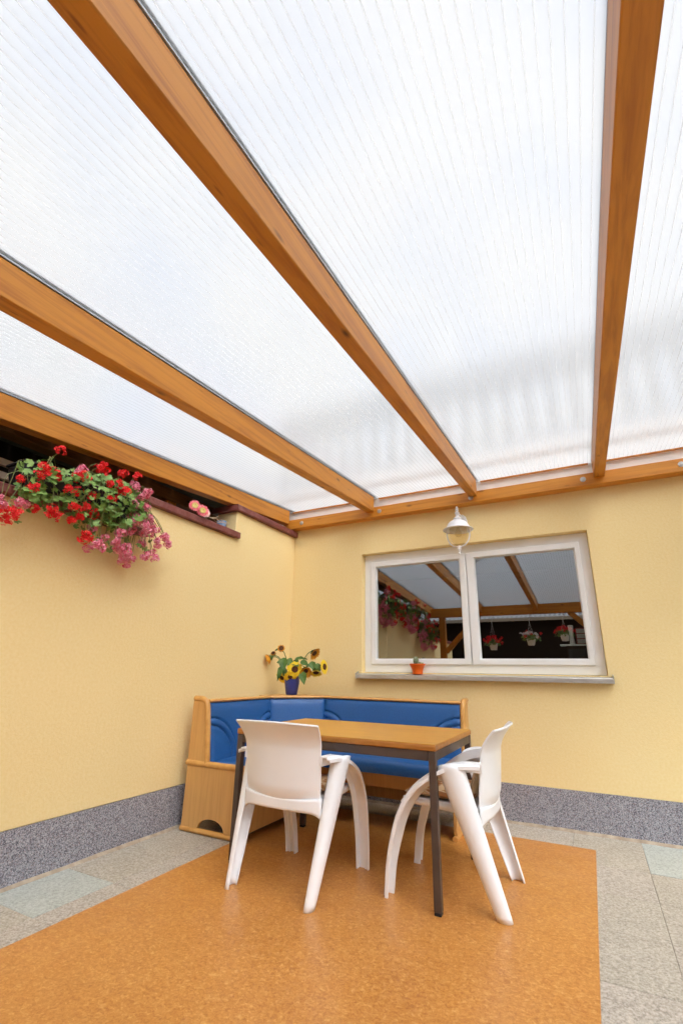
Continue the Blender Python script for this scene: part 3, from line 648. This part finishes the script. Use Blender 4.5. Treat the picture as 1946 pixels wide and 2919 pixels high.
for ch, lab in ((chA, 'brown leaf print cushion on the armchair with its back to us'), (chB, 'brown leaf print cushion on the side on armchair right of the table')):
    cushion(lab, Matrix.Translation(ch.location) @ Matrix.Rotation(ch.rotation_euler.z, 4, 'Z'))

# ------------------------------------------------------------------ vase and sunflowers
VX, VY, VZ = .262, -.335, .8665
vase = MB().lathe([(0, VZ), (.048, VZ), (.052, VZ+.004), (.06, VZ+.05), (.068, VZ+.1), (.07, VZ+.125), (.066, VZ+.15), (.06, VZ+.165), (.056, VZ+.165), (.062, VZ+.145), (.064, VZ+.12), (.05, VZ+.02), (0, VZ+.015)], (VX, VY, 0), 36).build('vase', m_vase, smooth=50)
tag(vase, 'tapered cobalt blue vase on the corner shelf of the bench', 'vase')
def petals(c, d, r0, r1, n, wid, droop=0, jit=.15, rows=2):
    d = Vector(d).normalized(); a = Vector((0, 0, 1)) if abs(d.z) < .85 else Vector((1, 0, 0)); e1 = d.cross(a).normalized(); e2 = d.cross(e1); mb = MB(); c = Vector(c)
    for row in range(rows):
        for k in range(n):
            an = 2*math.pi*(k+.5*row+random.uniform(-jit, jit))/n; rr = r1*random.uniform(.86, 1.08); dirv = e1*math.cos(an)+e2*math.sin(an); side = d.cross(dirv)
            off = d*(.004*row)
            def pt(s_, w_, l=dirv, q=side): return c+off+l*lerp(r0, rr, s_)+q*w_*wid+d*(droop*s_*s_*rr+.006*math.sin(math.pi*s_)-abs(w_)*.003)+Vector((0, 0, -abs(droop)*.25*s_*s_*rr))
            mb.add([pt(0, -.35), pt(0, .35), pt(.35, -1), pt(.35, 0), pt(.35, 1), pt(.72, -.75), pt(.72, .75), pt(1, 0)], [(0, 1, 3), (0, 3, 2), (1, 4, 3), (2, 3, 5), (3, 4, 6), (3, 6, 5), (5, 6, 7)])
    return mb
def heart_leaf(mb, p, tip, width, nrm):
    p, tip, N = Vector(p), Vector(tip), Vector(nrm).normalized(); ax = tip-p; L = ax.length; ax.normalize(); sd_ = ax.cross(N).normalized(); N = sd_.cross(ax)
    prof = [(0, .1), (.08, .55), (.25, 1), (.45, .92), (.65, .65), (.85, .28), (1, .0)]; vs_ = []
    for s_, w_ in prof:
        for q in (-1, -.5, 0, .5, 1):
            vs_.append(p+ax*L*s_+sd_*width*.5*w_*q+N*(.18*width*abs(q)*w_-.1*L*(s_-.5)**2)+N*.004*math.sin(s_*14+q*5))
    mb.add(vs_, [(i*5+j, i*5+j+1, (i+1)*5+j+1, (i+1)*5+j) for i in range(6) for j in range(4)])
def sunflower(label, c, d, r, pm=None, disc=.42, droop=0, npet=17, via=None, leaves=(), bud=False):
    pm = pm or m_ypet; c = Vector(c); d = Vector(d).normalized()
    t0 = Vector((VX+random.uniform(-.02, .02), VY+random.uniform(-.02, .02), VZ+.03)); t1 = Vector((lerp(VX, c.x, .25), lerp(VY, c.y, .25), VZ+.2))
    sf = thing('sunflower', label, 'sunflower', t0, 'sunflowers in the blue vase')
    back = c-d*.03
    path = catmull([t0, t1, via or (t1.lerp(back, .6)+Vector((0, 0, .04))), back, c-d*.008], 16)
    MB().tube(path, [.004]*16, 6).build('stem', m_sleaf, sf, smooth=60)
    hd = petals(c, d, r*disc*.8, r, npet, r*.19, droop).build('petals', pm, sf)
    rot = d.to_track_quat('Z', 'Y').to_matrix().to_4x4()
    MB().lathe([(0, .007), (r*disc*.45, .006), (r*disc*.85, .01), (r*disc, .004), (r*disc*.9, -.004)], c+d*.004, 20, rot).build('flower_disc', m_disc, sf, smooth=60)
    mb = MB(); mb.lathe([(.006, -.03), (r*disc*.7, -.016), (r*disc*1.02, -.003)], c, 14, rot)
    a = Vector((0, 0, 1)) if abs(d.z) < .85 else Vector((1, 0, 0)); e1 = d.cross(a).normalized(); e2 = d.cross(e1)
    for k in range(12):
        an = 2*math.pi*k/12; q = e1*math.cos(an)+e2*math.sin(an); s_ = d.cross(q)
        mb.add([c+q*r*disc*.6-d*.014+s_*.011, c+q*r*disc*.6-d*.014-s_*.011, c+q*r*disc*1.5-d*random.uniform(.0, .02)], [(0, 1, 2)])
    mb.build('calyx', m_sleaf, sf, smooth=40)
    for (p, tip, w_, n_) in leaves:
        lb = MB(); heart_leaf(lb, p, tip, w_, n_); lb.build('leaf', m_sleaf, sf, smooth=60)
    return sf
TC = Vector((.55, -.82, -.05))
sunflower('large open yellow sunflower facing the camera above the vase', (.33, -.40, 1.095), TC, .075, disc=.4)
sunflower('yellow sunflower drooping low on the vase below the large open one', (.285, -.405, 1.03), (.4, -.7, -.6), .062, disc=.35)
sunflower('yellow sunflower at the right end turned away to the right', (.60, -.33, 1.12), (.93, .0, .12), .068, npet=20, leaves=[((.55, -.34, 1.12), (.53, -.35, 1.05), .06, (.4, -.8, .3)), ((.54, -.36, 1.15), (.57, -.36, 1.07), .06, (.6, -.7, .3))])
sunflower('orange yellow sunflower high on the right nodding to the right', (.49, -.33, 1.245), (.75, -.1, -.45), .062, m_opet, disc=.42, droop=.3)
sunflower('small dark sunflower at the very top left', (.165, -.40, 1.285), (.45, -.8, .3), .036, m_opet, disc=.68, droop=.2, leaves=[((.14, -.4, 1.285), (.09, -.4, 1.262), .02, (.3, -.8, .3))])
sunflower('withered orange sunflower hanging at the far left', (.055, -.42, 1.195), (-.7, -.45, -.35), .055, m_opet, disc=.5, droop=.6)
sunflower('small half open sunflower bud between the far left heads', (.082, -.41, 1.237), (.3, -.7, .5), .024, m_opet, disc=.8, droop=.2)
sunflower('yellow sunflower low on the left behind a green leaf', (.165, -.36, 1.02), (-.15, -.75, -.55), .07, disc=.35, leaves=[((.19, -.405, 1.13), (.165, -.44, .985), .055, (.3, -.9, .1))])
sunflower('yellow orange sunflower facing down on the right', (.535, -.36, 1.075), (.25, -.4, -.85), .055, m_ypet, disc=.5, droop=.3)
sunflower('rust orange withered sunflower right beside the large open one', (.43, -.37, 1.085), (.5, -.6, -.5), .06, m_opet, disc=.35, droop=.5, leaves=[((.41, -.40, 1.075), (.445, -.41, .96), .075, (.4, -.85, .1)), ((.3, -.39, 1.17), (.37, -.40, 1.12), .08, (.2, -.7, .6)), ((.37, -.37, 1.17), (.47, -.37, 1.12), .06, (.1, -.7, .7)), ((.47, -.35, 1.165), (.52, -.36, 1.08), .07, (.4, -.8, .4)),
    ((.18, -.38, 1.20), (.215, -.42, 1.075), .09, (.35, -.85, .2)), ((.25, -.36, 1.2), (.25, -.40, 1.09), .06, (.5, -.8, .2)), ((.12, -.38, 1.17), (.16, -.39, 1.14), .04, (.3, -.8, .4)), ((.225, -.4, 1.1), (.22, -.42, 1.02), .05, (.6, -.7, .1)), ((.3, -.36, 1.19), (.42, -.33, 1.19), .06, (0, -.5, .8))])

# ------------------------------------------------------------------ potted cactus on the sill
cp = thing('potted_cactus', 'small woolly cactus in an orange plastic pot on the window sill', 'potted cactus', (1.392, -.02, 1.066))
CX, CY, CZ = 1.392, -.02, 1.0675
prof = [(0, CZ), (.046, CZ), (.047, CZ+.004)] + [(lerp(.047, .066, t_/9)+(.0006 if t_ % 2 else -.0004)-.006*math.sin(math.pi*t_/9), CZ+.008+t_*.0075) for t_ in range(10)] + [(.07, CZ+.08), (.071, CZ+.086), (.07, CZ+.09), (.062, CZ+.09), (.06, CZ+.076), (0, CZ+.076)]
MB().lathe(prof, (CX, CY, 0), 36).build('flower_pot', m_pot, cp, smooth=40)
MB().lathe([(0, CZ+.08), (.059, CZ+.079)], (CX, CY, 0), 20).build('soil', m_soil, cp)
MB().lathe([(.012, CZ+.078), (.019, CZ+.092), (.025, CZ+.112), (.026, CZ+.125), (.021, CZ+.141), (.012, CZ+.15), (0, CZ+.152)], (CX-.012, CY-.005, 0), 20).build('cactus', m_cact, cp, smooth=60)
MB().lathe([(.012, CZ+.078), (.018, CZ+.09), (.016, CZ+.101), (.008, CZ+.107), (0, CZ+.108)], (CX+.022, CY-.012, 0), 18).build('cactus', m_cact, cp, smooth=60)
mb = MB()
for k in range(9):
    p = Vector((CX+.044+random.uniform(-.008, .01), CY-.01+random.uniform(-.015, .015), CZ+.078)); q = p+Vector((random.uniform(-.012, .022), random.uniform(-.015, .01), random.uniform(.012, .028))); mb.tube([p, p.lerp(q, .5)+Vector((0, 0, .004)), q], [.0035, .003, .0008], 5)
mb.build('succulent_shoots', m_leaf, cp, smooth=60)

# ------------------------------------------------------------------ geraniums on the garden wall
planter = MB()
bx0, bx1, by0, by1, bz0, bz1 = -.06, .125, -2.9, -2.1, 2.0465, 2.185
pl = thing('planter_box', 'black plastic window box on the low wall coping full of geraniums', 'planter', (.03, -2.5, 2.046))
vv = []
for z_, e in ((bz0, .02), (bz1-.015, .0)): vv += [(bx0+e, by0+e, z_), (bx1-e, by0+e, z_), (bx1-e, by1-e, z_), (bx0+e, by1-e, z_)]
MB().add(vv, [(0, 3, 2, 1), (4, 5, 6, 7)]+[(k, (k+1) % 4, 4+(k+1) % 4, 4+k) for k in range(4)]).build('box', m_black, pl, bevel=.006)
MB().box(bx0-.008, bx1+.008, by0-.008, by1+.008, bz1-.0148, bz1).build('rim', m_black, pl, bevel=.004)
RED = [(0.131,-2.736,2.312),(0.188,-2.833,2.149),(0.181,-2.849,2.095),(0.14,-2.76,2.155),(0.16,-2.735,2.137),(0.156,-2.921,2.05),(0.172,-2.86,2.019),(0.183,-2.602,2.188),(0.128,-2.616,2.184),(0.122,-2.536,2.203),(0.187,-2.524,2.276),(0.155,-2.471,2.328),(0.181,-2.466,2.282),(0.12,-2.308,2.342),(0.156,-2.223,2.349),(0.178,-2.363,2.236),(0.138,-2.325,2.207),(0.196,-2.316,2.193),(0.192,-2.405,2.11),(0.122,-2.317,2.16),(0.122,-2.495,2.104),(0.163,-2.614,2.088),(0.195,-2.684,2.074),(0.15,-2.581,1.994),(0.137,-2.53,2.024),(0.154,-2.563,1.952),(0.122,-2.464,2.002),(0.138,-2.598,1.912),(0.155,-2.407,2.215),(0.16,-2.506,1.847),(0.139,-2.505,1.823),(0.138,-2.48,1.844),(0.138,-2.923,1.87),(0.157,-2.912,1.853),(0.143,-2.964,1.858),(0.122,-2.925,1.816),(0.187,-2.745,1.935),(0.165,-2.739,1.913),(0.171,-2.688,1.901),(0.135,-2.808,1.918),(0.199,-2.64,1.986),(0.189,-2.816,2.129)]
PINK = [(0.09,-2.568,2.267),(0.107,-2.595,2.236),(0.138,-2.122,2.261),(0.137,-2.153,2.221),(0.155,-2.221,2.264),(0.114,-2.195,2.176),(0.146,-2.102,2.156),(0.134,-2.122,2.066),(0.104,-2.192,2.076),(0.127,-2.054,2.096),(0.151,-2.169,2.056),(0.148,-2.09,2.032),(0.12,-2.026,2.039),(0.127,-2.09,1.976),(0.083,-1.999,2.002),(0.099,-2.194,1.998),(0.144,-2.258,1.937),(0.113,-2.191,1.955),(0.094,-2.058,1.92),(0.124,-1.904,2.007),(0.136,-1.869,1.948),(0.134,-1.971,1.953),(0.11,-1.983,1.857),(0.115,-2.038,1.821),(0.121,-2.213,1.848),(0.142,-2.284,1.842),(0.122,-2.237,1.815),(0.111,-2.178,1.845),(0.119,-2.199,1.774),(0.082,-2.138,1.75),(0.083,-2.111,1.793),(0.136,-2.406,1.825),(0.159,-2.434,1.797),(0.127,-2.371,1.801),(0.111,-2.352,1.877),(0.094,-2.436,1.923),(0.12,-2.457,1.78),(0.159,-2.906,1.92),(0.142,-2.864,1.925),(0.123,-2.975,1.918),(0.149,-2.977,1.88),(0.099,-2.2,1.755)]
_r = random.Random(5)
PINK += [(x+_r.uniform(-.02, .03), y+_r.uniform(-.035, .035), z_+_r.uniform(-.035, .03)) for x, y, z_ in PINK if y > -2.3]
POLY = [(-2.902,1.974),(-2.91,2.139),(-2.852,2.225),(-2.775,2.237),(-2.643,2.218),(-2.419,2.293),(-2.138,2.264),(-2.081,2.192),(-2.165,2.009),(-2.252,1.959),(-2.402,1.939),(-2.566,1.941),(-2.725,1.995),(-2.869,1.945)]
SPARSE = [(-2.417,1.889),(-2.376,1.865),(-2.312,1.858),(-2.256,1.837),(-2.232,1.92),(-2.211,1.909),(-2.162,1.91),(-2.101,1.888),(-2.057,1.886),(-2.435,1.884),(-2.525,1.904),(-2.479,1.905),(-2.461,1.934),(-2.421,1.911),(-2.845,1.836),(-2.868,1.873),(-1.998,1.888),(-2.79,1.93),(-2.786,1.952),(-2.735,1.948),(-2.898,1.955),(-2.915,1.909),(-2.279,1.819),(-2.144,1.89),(-1.964,1.962)]
def inside(p, poly):
    r = False; j = len(poly)-1
    for i in range(len(poly)):
        if (poly[i][1] > p[1]) != (poly[j][1] > p[1]) and p[0] < (poly[j][0]-poly[i][0])*(p[1]-poly[i][1])/(poly[j][1]-poly[i][1])+poly[i][0]: r = not r
        j = i
    return r
def gleaf(mb, p, n, r):
    p, n = Vector(p), Vector(n).normalized(); a = Vector((random.gauss(0, 1), random.gauss(0, 1), random.gauss(0, 1))); e1 = n.cross(a).normalized(); e2 = n.cross(e1)
    N = 18; vs_ = [p]; st = .35
    for k in range(N):
        an = st+(2*math.pi-2*st)*k/(N-1); lob = .78+.22*abs(math.cos(an*3.5*.5*2)); rr = r*lob*(.55 if k in (0, N-1) else 1)
        vs_.append(p+(e1*math.cos(an)+e2*math.sin(an))*rr+n*(.22*rr*math.cos(an*5+1)*.4+.12*rr))
    mb.add(vs_, [(0, k, k+1) for k in range(1, N)])
def ghead(p, d, rad, n, mtl, parent, fr=.017):
    d = Vector(d).normalized(); p = Vector(p); mb = MB()
    for k in range(n):
        while True:
            q = Vector((random.uniform(-1, 1), random.uniform(-1, 1), random.uniform(-1, 1)))
            if q.length < 1: break
        q.normalize(); q = (q+d*.75).normalized(); c = p+q*rad*random.uniform(.7, 1.05)
        nn = (q+Vector((random.gauss(0, .3), random.gauss(0, .3), random.gauss(0, .3)))).normalized(); a = Vector((random.gauss(0, 1), random.gauss(0, 1), random.gauss(0, 1))); e1 = nn.cross(a).normalized(); e2 = nn.cross(e1)
        for j in range(5):
            an = j*2*math.pi/5+random.uniform(-.2, .2); u = e1*math.cos(an)+e2*math.sin(an); s_ = nn.cross(u); L = fr*random.uniform(.75, 1.15); W_ = fr*.36*random.uniform(.7, 1.1)
            mb.add([c, c+u*L*.6+s_*W_+nn*.004, c+u*L+nn*.001, c+u*L*.6-s_*W_+nn*.004], [(0, 1, 2, 3)])
    return mb.build('flower_head', mtl, parent, kind=None)
def geranium(label, root, heads, mtl, leaves, group='geraniums along the garden wall'):
    ge = thing('geranium', label, 'geranium', root, group); root = Vector(root)
    st = MB(); lf = MB()
    for h in heads:
        h = Vector(h); mid = root.lerp(h, .5)+Vector((random.uniform(.0, .05), random.uniform(-.04, .04), random.uniform(.03, .1)))
        st.tube(catmull([root+Vector((random.uniform(-.04, .04), random.uniform(-.09, .09), 0)), mid, h], 7), .0019, 4)
        ghead(h, Vector((.75, -.45, .1 if h.z > 2.05 else -.15)), random.uniform(.02, .034), random.randint(10, 14), mtl, ge)
    for (p, r) in leaves:
        n = Vector((random.gauss(.75, .4), random.gauss(-.35, .4), random.gauss(.45, .45))); gleaf(lf, p, n, r)
        if random.random() < .4: st.tube([root.lerp(Vector(p), .35), Vector(p)], .0014, 4)
    st.build('stems', m_stem, ge, kind='stuff'); lf.build('foliage', m_leaf, ge, smooth=60, kind='stuff'); return ge
LV = []
while len(LV) < 430:
    p = (random.uniform(-2.95, -2.05), random.uniform(1.92, 2.3))
    if not inside(p, POLY): continue
    x = random.uniform(.03, .2) if p[1] < 2.19 else random.uniform(-.03, .16)
    if p[1] < 2.05: x = max(x, .06)
    LV.append(((x, p[0], p[1]), random.choice([.018, .022, .026, .03, .036])))
for y, z_ in SPARSE: LV.append(((random.uniform(.05, .12), y, z_), random.uniform(.018, .027)))
roots = [('scarlet geranium at the outer end of the black window box', (.05, -2.78, 2.18)), ('scarlet geranium in the middle of the black window box', (.05, -2.52, 2.18)), ('scarlet geranium toward the inner end of the box beside the pink one', (.05, -2.3, 2.18))]
proots = [('pink ivy geranium trailing down over the wall below the coping step', (.05, -2.17, 2.18)), ('pink ivy geranium hanging lowest beneath the scarlet flowers', (.07, -2.38, 2.17)), ('pink ivy geranium at the cut off edge of the picture', (.07, -2.87, 2.17))]
allr = [(l, r_, m_red, RED) for l, r_ in roots]+[(l, r_, m_pink, PINK) for l, r_ in proots]
asg = {k: ([], []) for k in range(6)}
for h in RED: asg[min(range(3), key=lambda k: abs(allr[k][1][1]-h[1]))][0].append(h)
for h in PINK: asg[3+min(range(3), key=lambda k: abs(allr[3+k][1][1]-h[1])-(.1 if h[2] < 1.9 and k == 1 else 0))][0].append(h)
for i, l in enumerate(LV):
    k = min(range(6), key=lambda k: (Vector(allr[k][1])-Vector(l[0])).length+random.uniform(0, .15)); asg[k][1].append(l)
GER = [geranium(allr[k][0], allr[k][1], asg[k][0], allr[k][2], asg[k][1]) for k in range(6)]
# further box along the wall, seen only mirrored in the window
for src, dy, dz, lab in ((pl, -1.05, 0, 'second black window box further along the low garden wall'), (GER[1], -1.05, 0, 'scarlet geranium in the second window box further along the wall'), (GER[3], -1.25, 0, 'pink geranium trailing from the second window box'), (GER[4], -.85, 0, 'pink geranium at the near end of the second window box'), (GER[0], -1.35, 0, 'scarlet geranium at the far end of the second window box'), (pl, -2.1, -.257, 'third black window box on the lowest step of the garden wall'), (GER[2], -2.0, -.257, 'scarlet geranium at the near end of the third window box'), (GER[1], -2.15, -.257, 'scarlet geranium in the middle of the third window box'), (GER[4], -2.1, -.257, 'pink geranium hanging from the third window box'), (GER[3], -1.9, -.257, 'pink geranium trailing at the near end of the third window box')):
    c_ = dup(src); c_.location.y += dy; c_.location.z += dz; c_['label'] = lab

# ------------------------------------------------------------------ strawflowers, cup, raffia on the coping
for lab, c, d, r, m_ in (('deep pink strawflower lying on the coping, upper of the pair', (.03, -1.56, 2.372), (.8, -.55, .1), .05, m_zpink), ('deep pink strawflower with yellow ring lying in front on the coping', (.045, -1.482, 2.352), (.8, -.6, .05), .052, m_zpink), ('pale pink strawflower behind the deep pink pair on the coping', (.005, -1.42, 2.362), (.75, -.3, .15), .05, m_zpale)):
    sf = thing('strawflower', lab, 'flower', c, 'strawflowers on the coping'); c = Vector(c); d = Vector(d).normalized()
    mb = petals(c, d, r*.25, r, 22, r*.13, .12, .2, 3); mb.build('petals', m_, sf)
    rot = d.to_track_quat('Z', 'Y').to_matrix().to_4x4()
    petals(c+d*.01, d, r*.12, r*.55, 18, r*.1, .3, .2, 2).build('inner_petals', m_zcore, sf)
    MB().lathe([(0, .016), (r*.16, .014), (r*.24, .006)], c, 14, rot).build('flower_disc', m_zcore, sf, smooth=60)
    MB().tube([c, c-d*.03+Vector((0, .04, -.02)), c-d*.05+Vector((-.02, .1, c.z*0-.035))], .002, 5).build('stem', m_stem, sf)
cup = MB().lathe([(0, 2.3055), (.034, 2.3055), (.045, 2.38), (.042, 2.38), (.032, 2.311), (0, 2.31)], (-.06, -1.13, 0), 24).build('plastic_cup', m_blueb, smooth=50)
tag(cup, 'pale blue plastic cup on the coping beside the wall step', 'cup')
raf = MB(); 
for k in range(3): raf.tube(catmull([(.0, -1.36+.02*k, 2.345), (.01, -1.3, 2.335+.01*k), (-.01+.02*k, -1.25, 2.33+.05*(k == 1)), (.0, -1.17, 2.35), (.01, -1.1, 2.36-.01*k)], 16), .0022, 5)
tag(raf.build('raffia_string', m_straw, smooth=60), 'loose pale raffia string beside the blue cup on the coping', 'string')

# ------------------------------------------------------------------ neighbour's carport beyond the wall
nb = thing('carport', 'dark timber carport roof of the neighbour beyond the garden wall', 'carport')
MB().box(-.72, -.6, -7, .2, 2.625, 2.742).build('purlin', m_dkwood, nb, bevel=.004)
for k in range(22):
    y0 = -6.2+k*.29
    MB().add([(x, y, 2.58-.36*(x+.13)+h) for h in (0, .022) for x, y in ((-3.2, y0+.004), (-.13, y0+.004), (-.13, y0+.286), (-3.2, y0+.286))], [(0, 3, 2, 1), (4, 5, 6, 7)]+[(i, (i+1) % 4, 4+(i+1) % 4, 4+i) for i in range(4)]).build('roof_board', m_board, nb)
MB().box(-.72, -.61, -1.30, -1.19, -.05, 2.624).build('post', m_post, nb, bevel=.003)
MB().box(-3.4, -3.2, -8, 1.4, -.05, 3.75).build('rear_wall', m_shed, nb)
rl = thing('rail_fence', 'pale wooden rails behind the geranium box', 'fence', (-.36, -3.5, 0))
for z_ in (2.2, 2.285): MB().box(-.375, -.345, -4.6, -2.62, z_, z_+.045).build('rail', m_rail, rl, bevel=.003)
for y in (-4.4, -2.7): MB().box(-.344, -.305, y-.03, y+.03, -.05, 2.35).build('post', m_rail, rl)

# ------------------------------------------------------------------ railing of the roof terrace above the canopy
bal = thing('terrace_railing', 'grey slatted roof terrace railing seen blurred through the canopy roof', 'railing', (2.5, .06, 3.121))
MB().box(-.34, 7, .02, .1, 3.83, 4.15).build('top_board', m_balc, bal, bevel=.01)
MB().box(-.34, 7, .03, .09, 3.14, 3.22).build('bottom_rail', m_balc, bal)
for x in (-.3, 1.6, 3.5, 5.4, 6.9): MB().box(x, x+.07, .035, .085, 3.121, 3.139).build('foot', m_balc, bal)
me = None
for k in range(36):
    x = -.24+k*.2
    if me is None: o = MB().box(-.05, .05, .045, .07, 3.221, 3.829).build('slat', m_balc, bal, at=(0, 0, 0)); me = o.data; off = o.location.copy()
    else: o = bpy.data.objects.new('slat', me); col.objects.link(o); o.parent = bal
    o.location = off+Vector((x, 0, 0))

# ------------------------------------------------------------------ shed and hanging baskets behind the camera (mirrored in the pane)
sh_ = thing('garden_shed', 'dark boarded shed with pale corrugated eave across the yard', 'shed', (2, -8.5, 0))
MB().box(-3, 8, -8.7, -8.5, -.05, 2.5).build('boarded_wall', m_shed, sh_)
mb = MB(); n = 200
mb.grid(lambda u, v_: Vector((lerp(-3.2, 8.2, u), lerp(-8.2, -10.5, v_), lerp(2.5, 3.0, v_)+.02*math.sin(u*n*math.pi))), 801, 2)
mb.build('corrugated_roof', m_corr, sh_, smooth=60)
MB().box(-3.2, 8.2, -8.24, -8.21, 2.4, 2.48).build('fascia', m_rail, sh_)
def basket(label, x, y, zb, mtls, seed):
    random.seed(seed); bk = thing('hanging_basket', label, 'hanging basket', (x, y, zb), 'hanging baskets below the eave beam')
    MB().lathe([(0, zb), (.052, zb), (.06, zb+.01), (.078, zb+.105), (.084, zb+.11), (.084, zb+.12), (.07, zb+.12), (.06, zb+.1), (0, zb+.1)], (x, y, 0), 24).build('pot', m_white, bk, smooth=40)
    hk = 2.13; mb = MB()
    for k in range(3):
        a = k*2.094+.4; mb.tube([(x+.078*math.cos(a), y+.078*math.sin(a), zb+.115), (x, y, hk-.09)], .0022, 5)
    mb.tube(catmull([(x, y, hk-.1), (x, y, hk-.03), (x+.02, y, hk), (x+.012, y, hk+.05), (x-.01, y, hk+.062), (x-.018, y, 2.192)], 16), .006, 6); mb.build('hanger', m_white, bk, smooth=60)
    lf = MB()
    for k in range(190):
        a = random.uniform(0, 6.28); r_ = random.uniform(.02, .17); gleaf(lf, (x+r_*math.cos(a), y+r_*math.sin(a), zb+.16-r_*.35+random.uniform(-.03, .06)), (random.gauss(0, .5), random.gauss(0.3, .5), .8), random.uniform(.014, .026))
    lf.build('foliage', m_leaf, bk, smooth=60, kind='stuff')
    for k in range(40):
        a = random.uniform(0, 6.28); r_ = random.uniform(.04, .19); ghead((x+r_*math.cos(a), y+r_*math.sin(a), zb+.2-r_*.3+random.uniform(-.02, .08)), (math.cos(a)*.5, math.sin(a)*.5+.4, .6), .024, 9, mtls[k % len(mtls)], bk)
basket('white hanging pot of red geraniums nearest the corner post', 1.17, -5.11, 1.53, [m_red], 3)
basket('white hanging pot of white and red flowers under the middle of the beam', 1.86, -5.11, 1.61, [m_white, m_white, m_red], 4)
basket('white hanging pot of red geraniums farthest from the corner post', 2.44, -5.11, 1.68, [m_red], 5)

# ------------------------------------------------------------------ things inside the room behind the pane
cab = thing('cabinet', 'small dark cabinet inside behind the right window pane', 'cabinet', (2.75, .23, 1.08))
MB().box(2.62, 2.884, .17, .295, 1.081, 1.311).build('carcass', m_shed, cab)
MB().box(2.575, 2.886, .16, .298, 1.312, 1.323).build('top', m_white, cab)
for z_ in (1.12, 1.21): MB().box(2.63, 2.875, .163, .169, z_, z_+.075).build('drawer', m_black, cab, bevel=.002)
cn_ = MB().lathe([(0, 1.324), (.02, 1.324), (.019, 1.34), (.014, 1.4), (.018, 1.44), (.021, 1.478), (.017, 1.483), (0, 1.483)], (2.668, .225, 0), 20).build('candle', m_white, smooth=50); tag(cn_, 'thick white candle standing behind the right window pane', 'candle')
rk = thing('drawer_rack', 'small red rack of drawers beside the white candle', 'rack', (2.78, .24, 1.324))
MB().box(2.70, 2.884, .205, .29, 1.324, 1.458).build('case', m_redbox, rk, bevel=.003)
for i in range(2):
    for j in range(3): MB().box(2.707+.09*i, 2.788+.09*i, .199, .2045, 1.331+.042*j, 1.366+.042*j).build('drawer', m_zinc, rk)
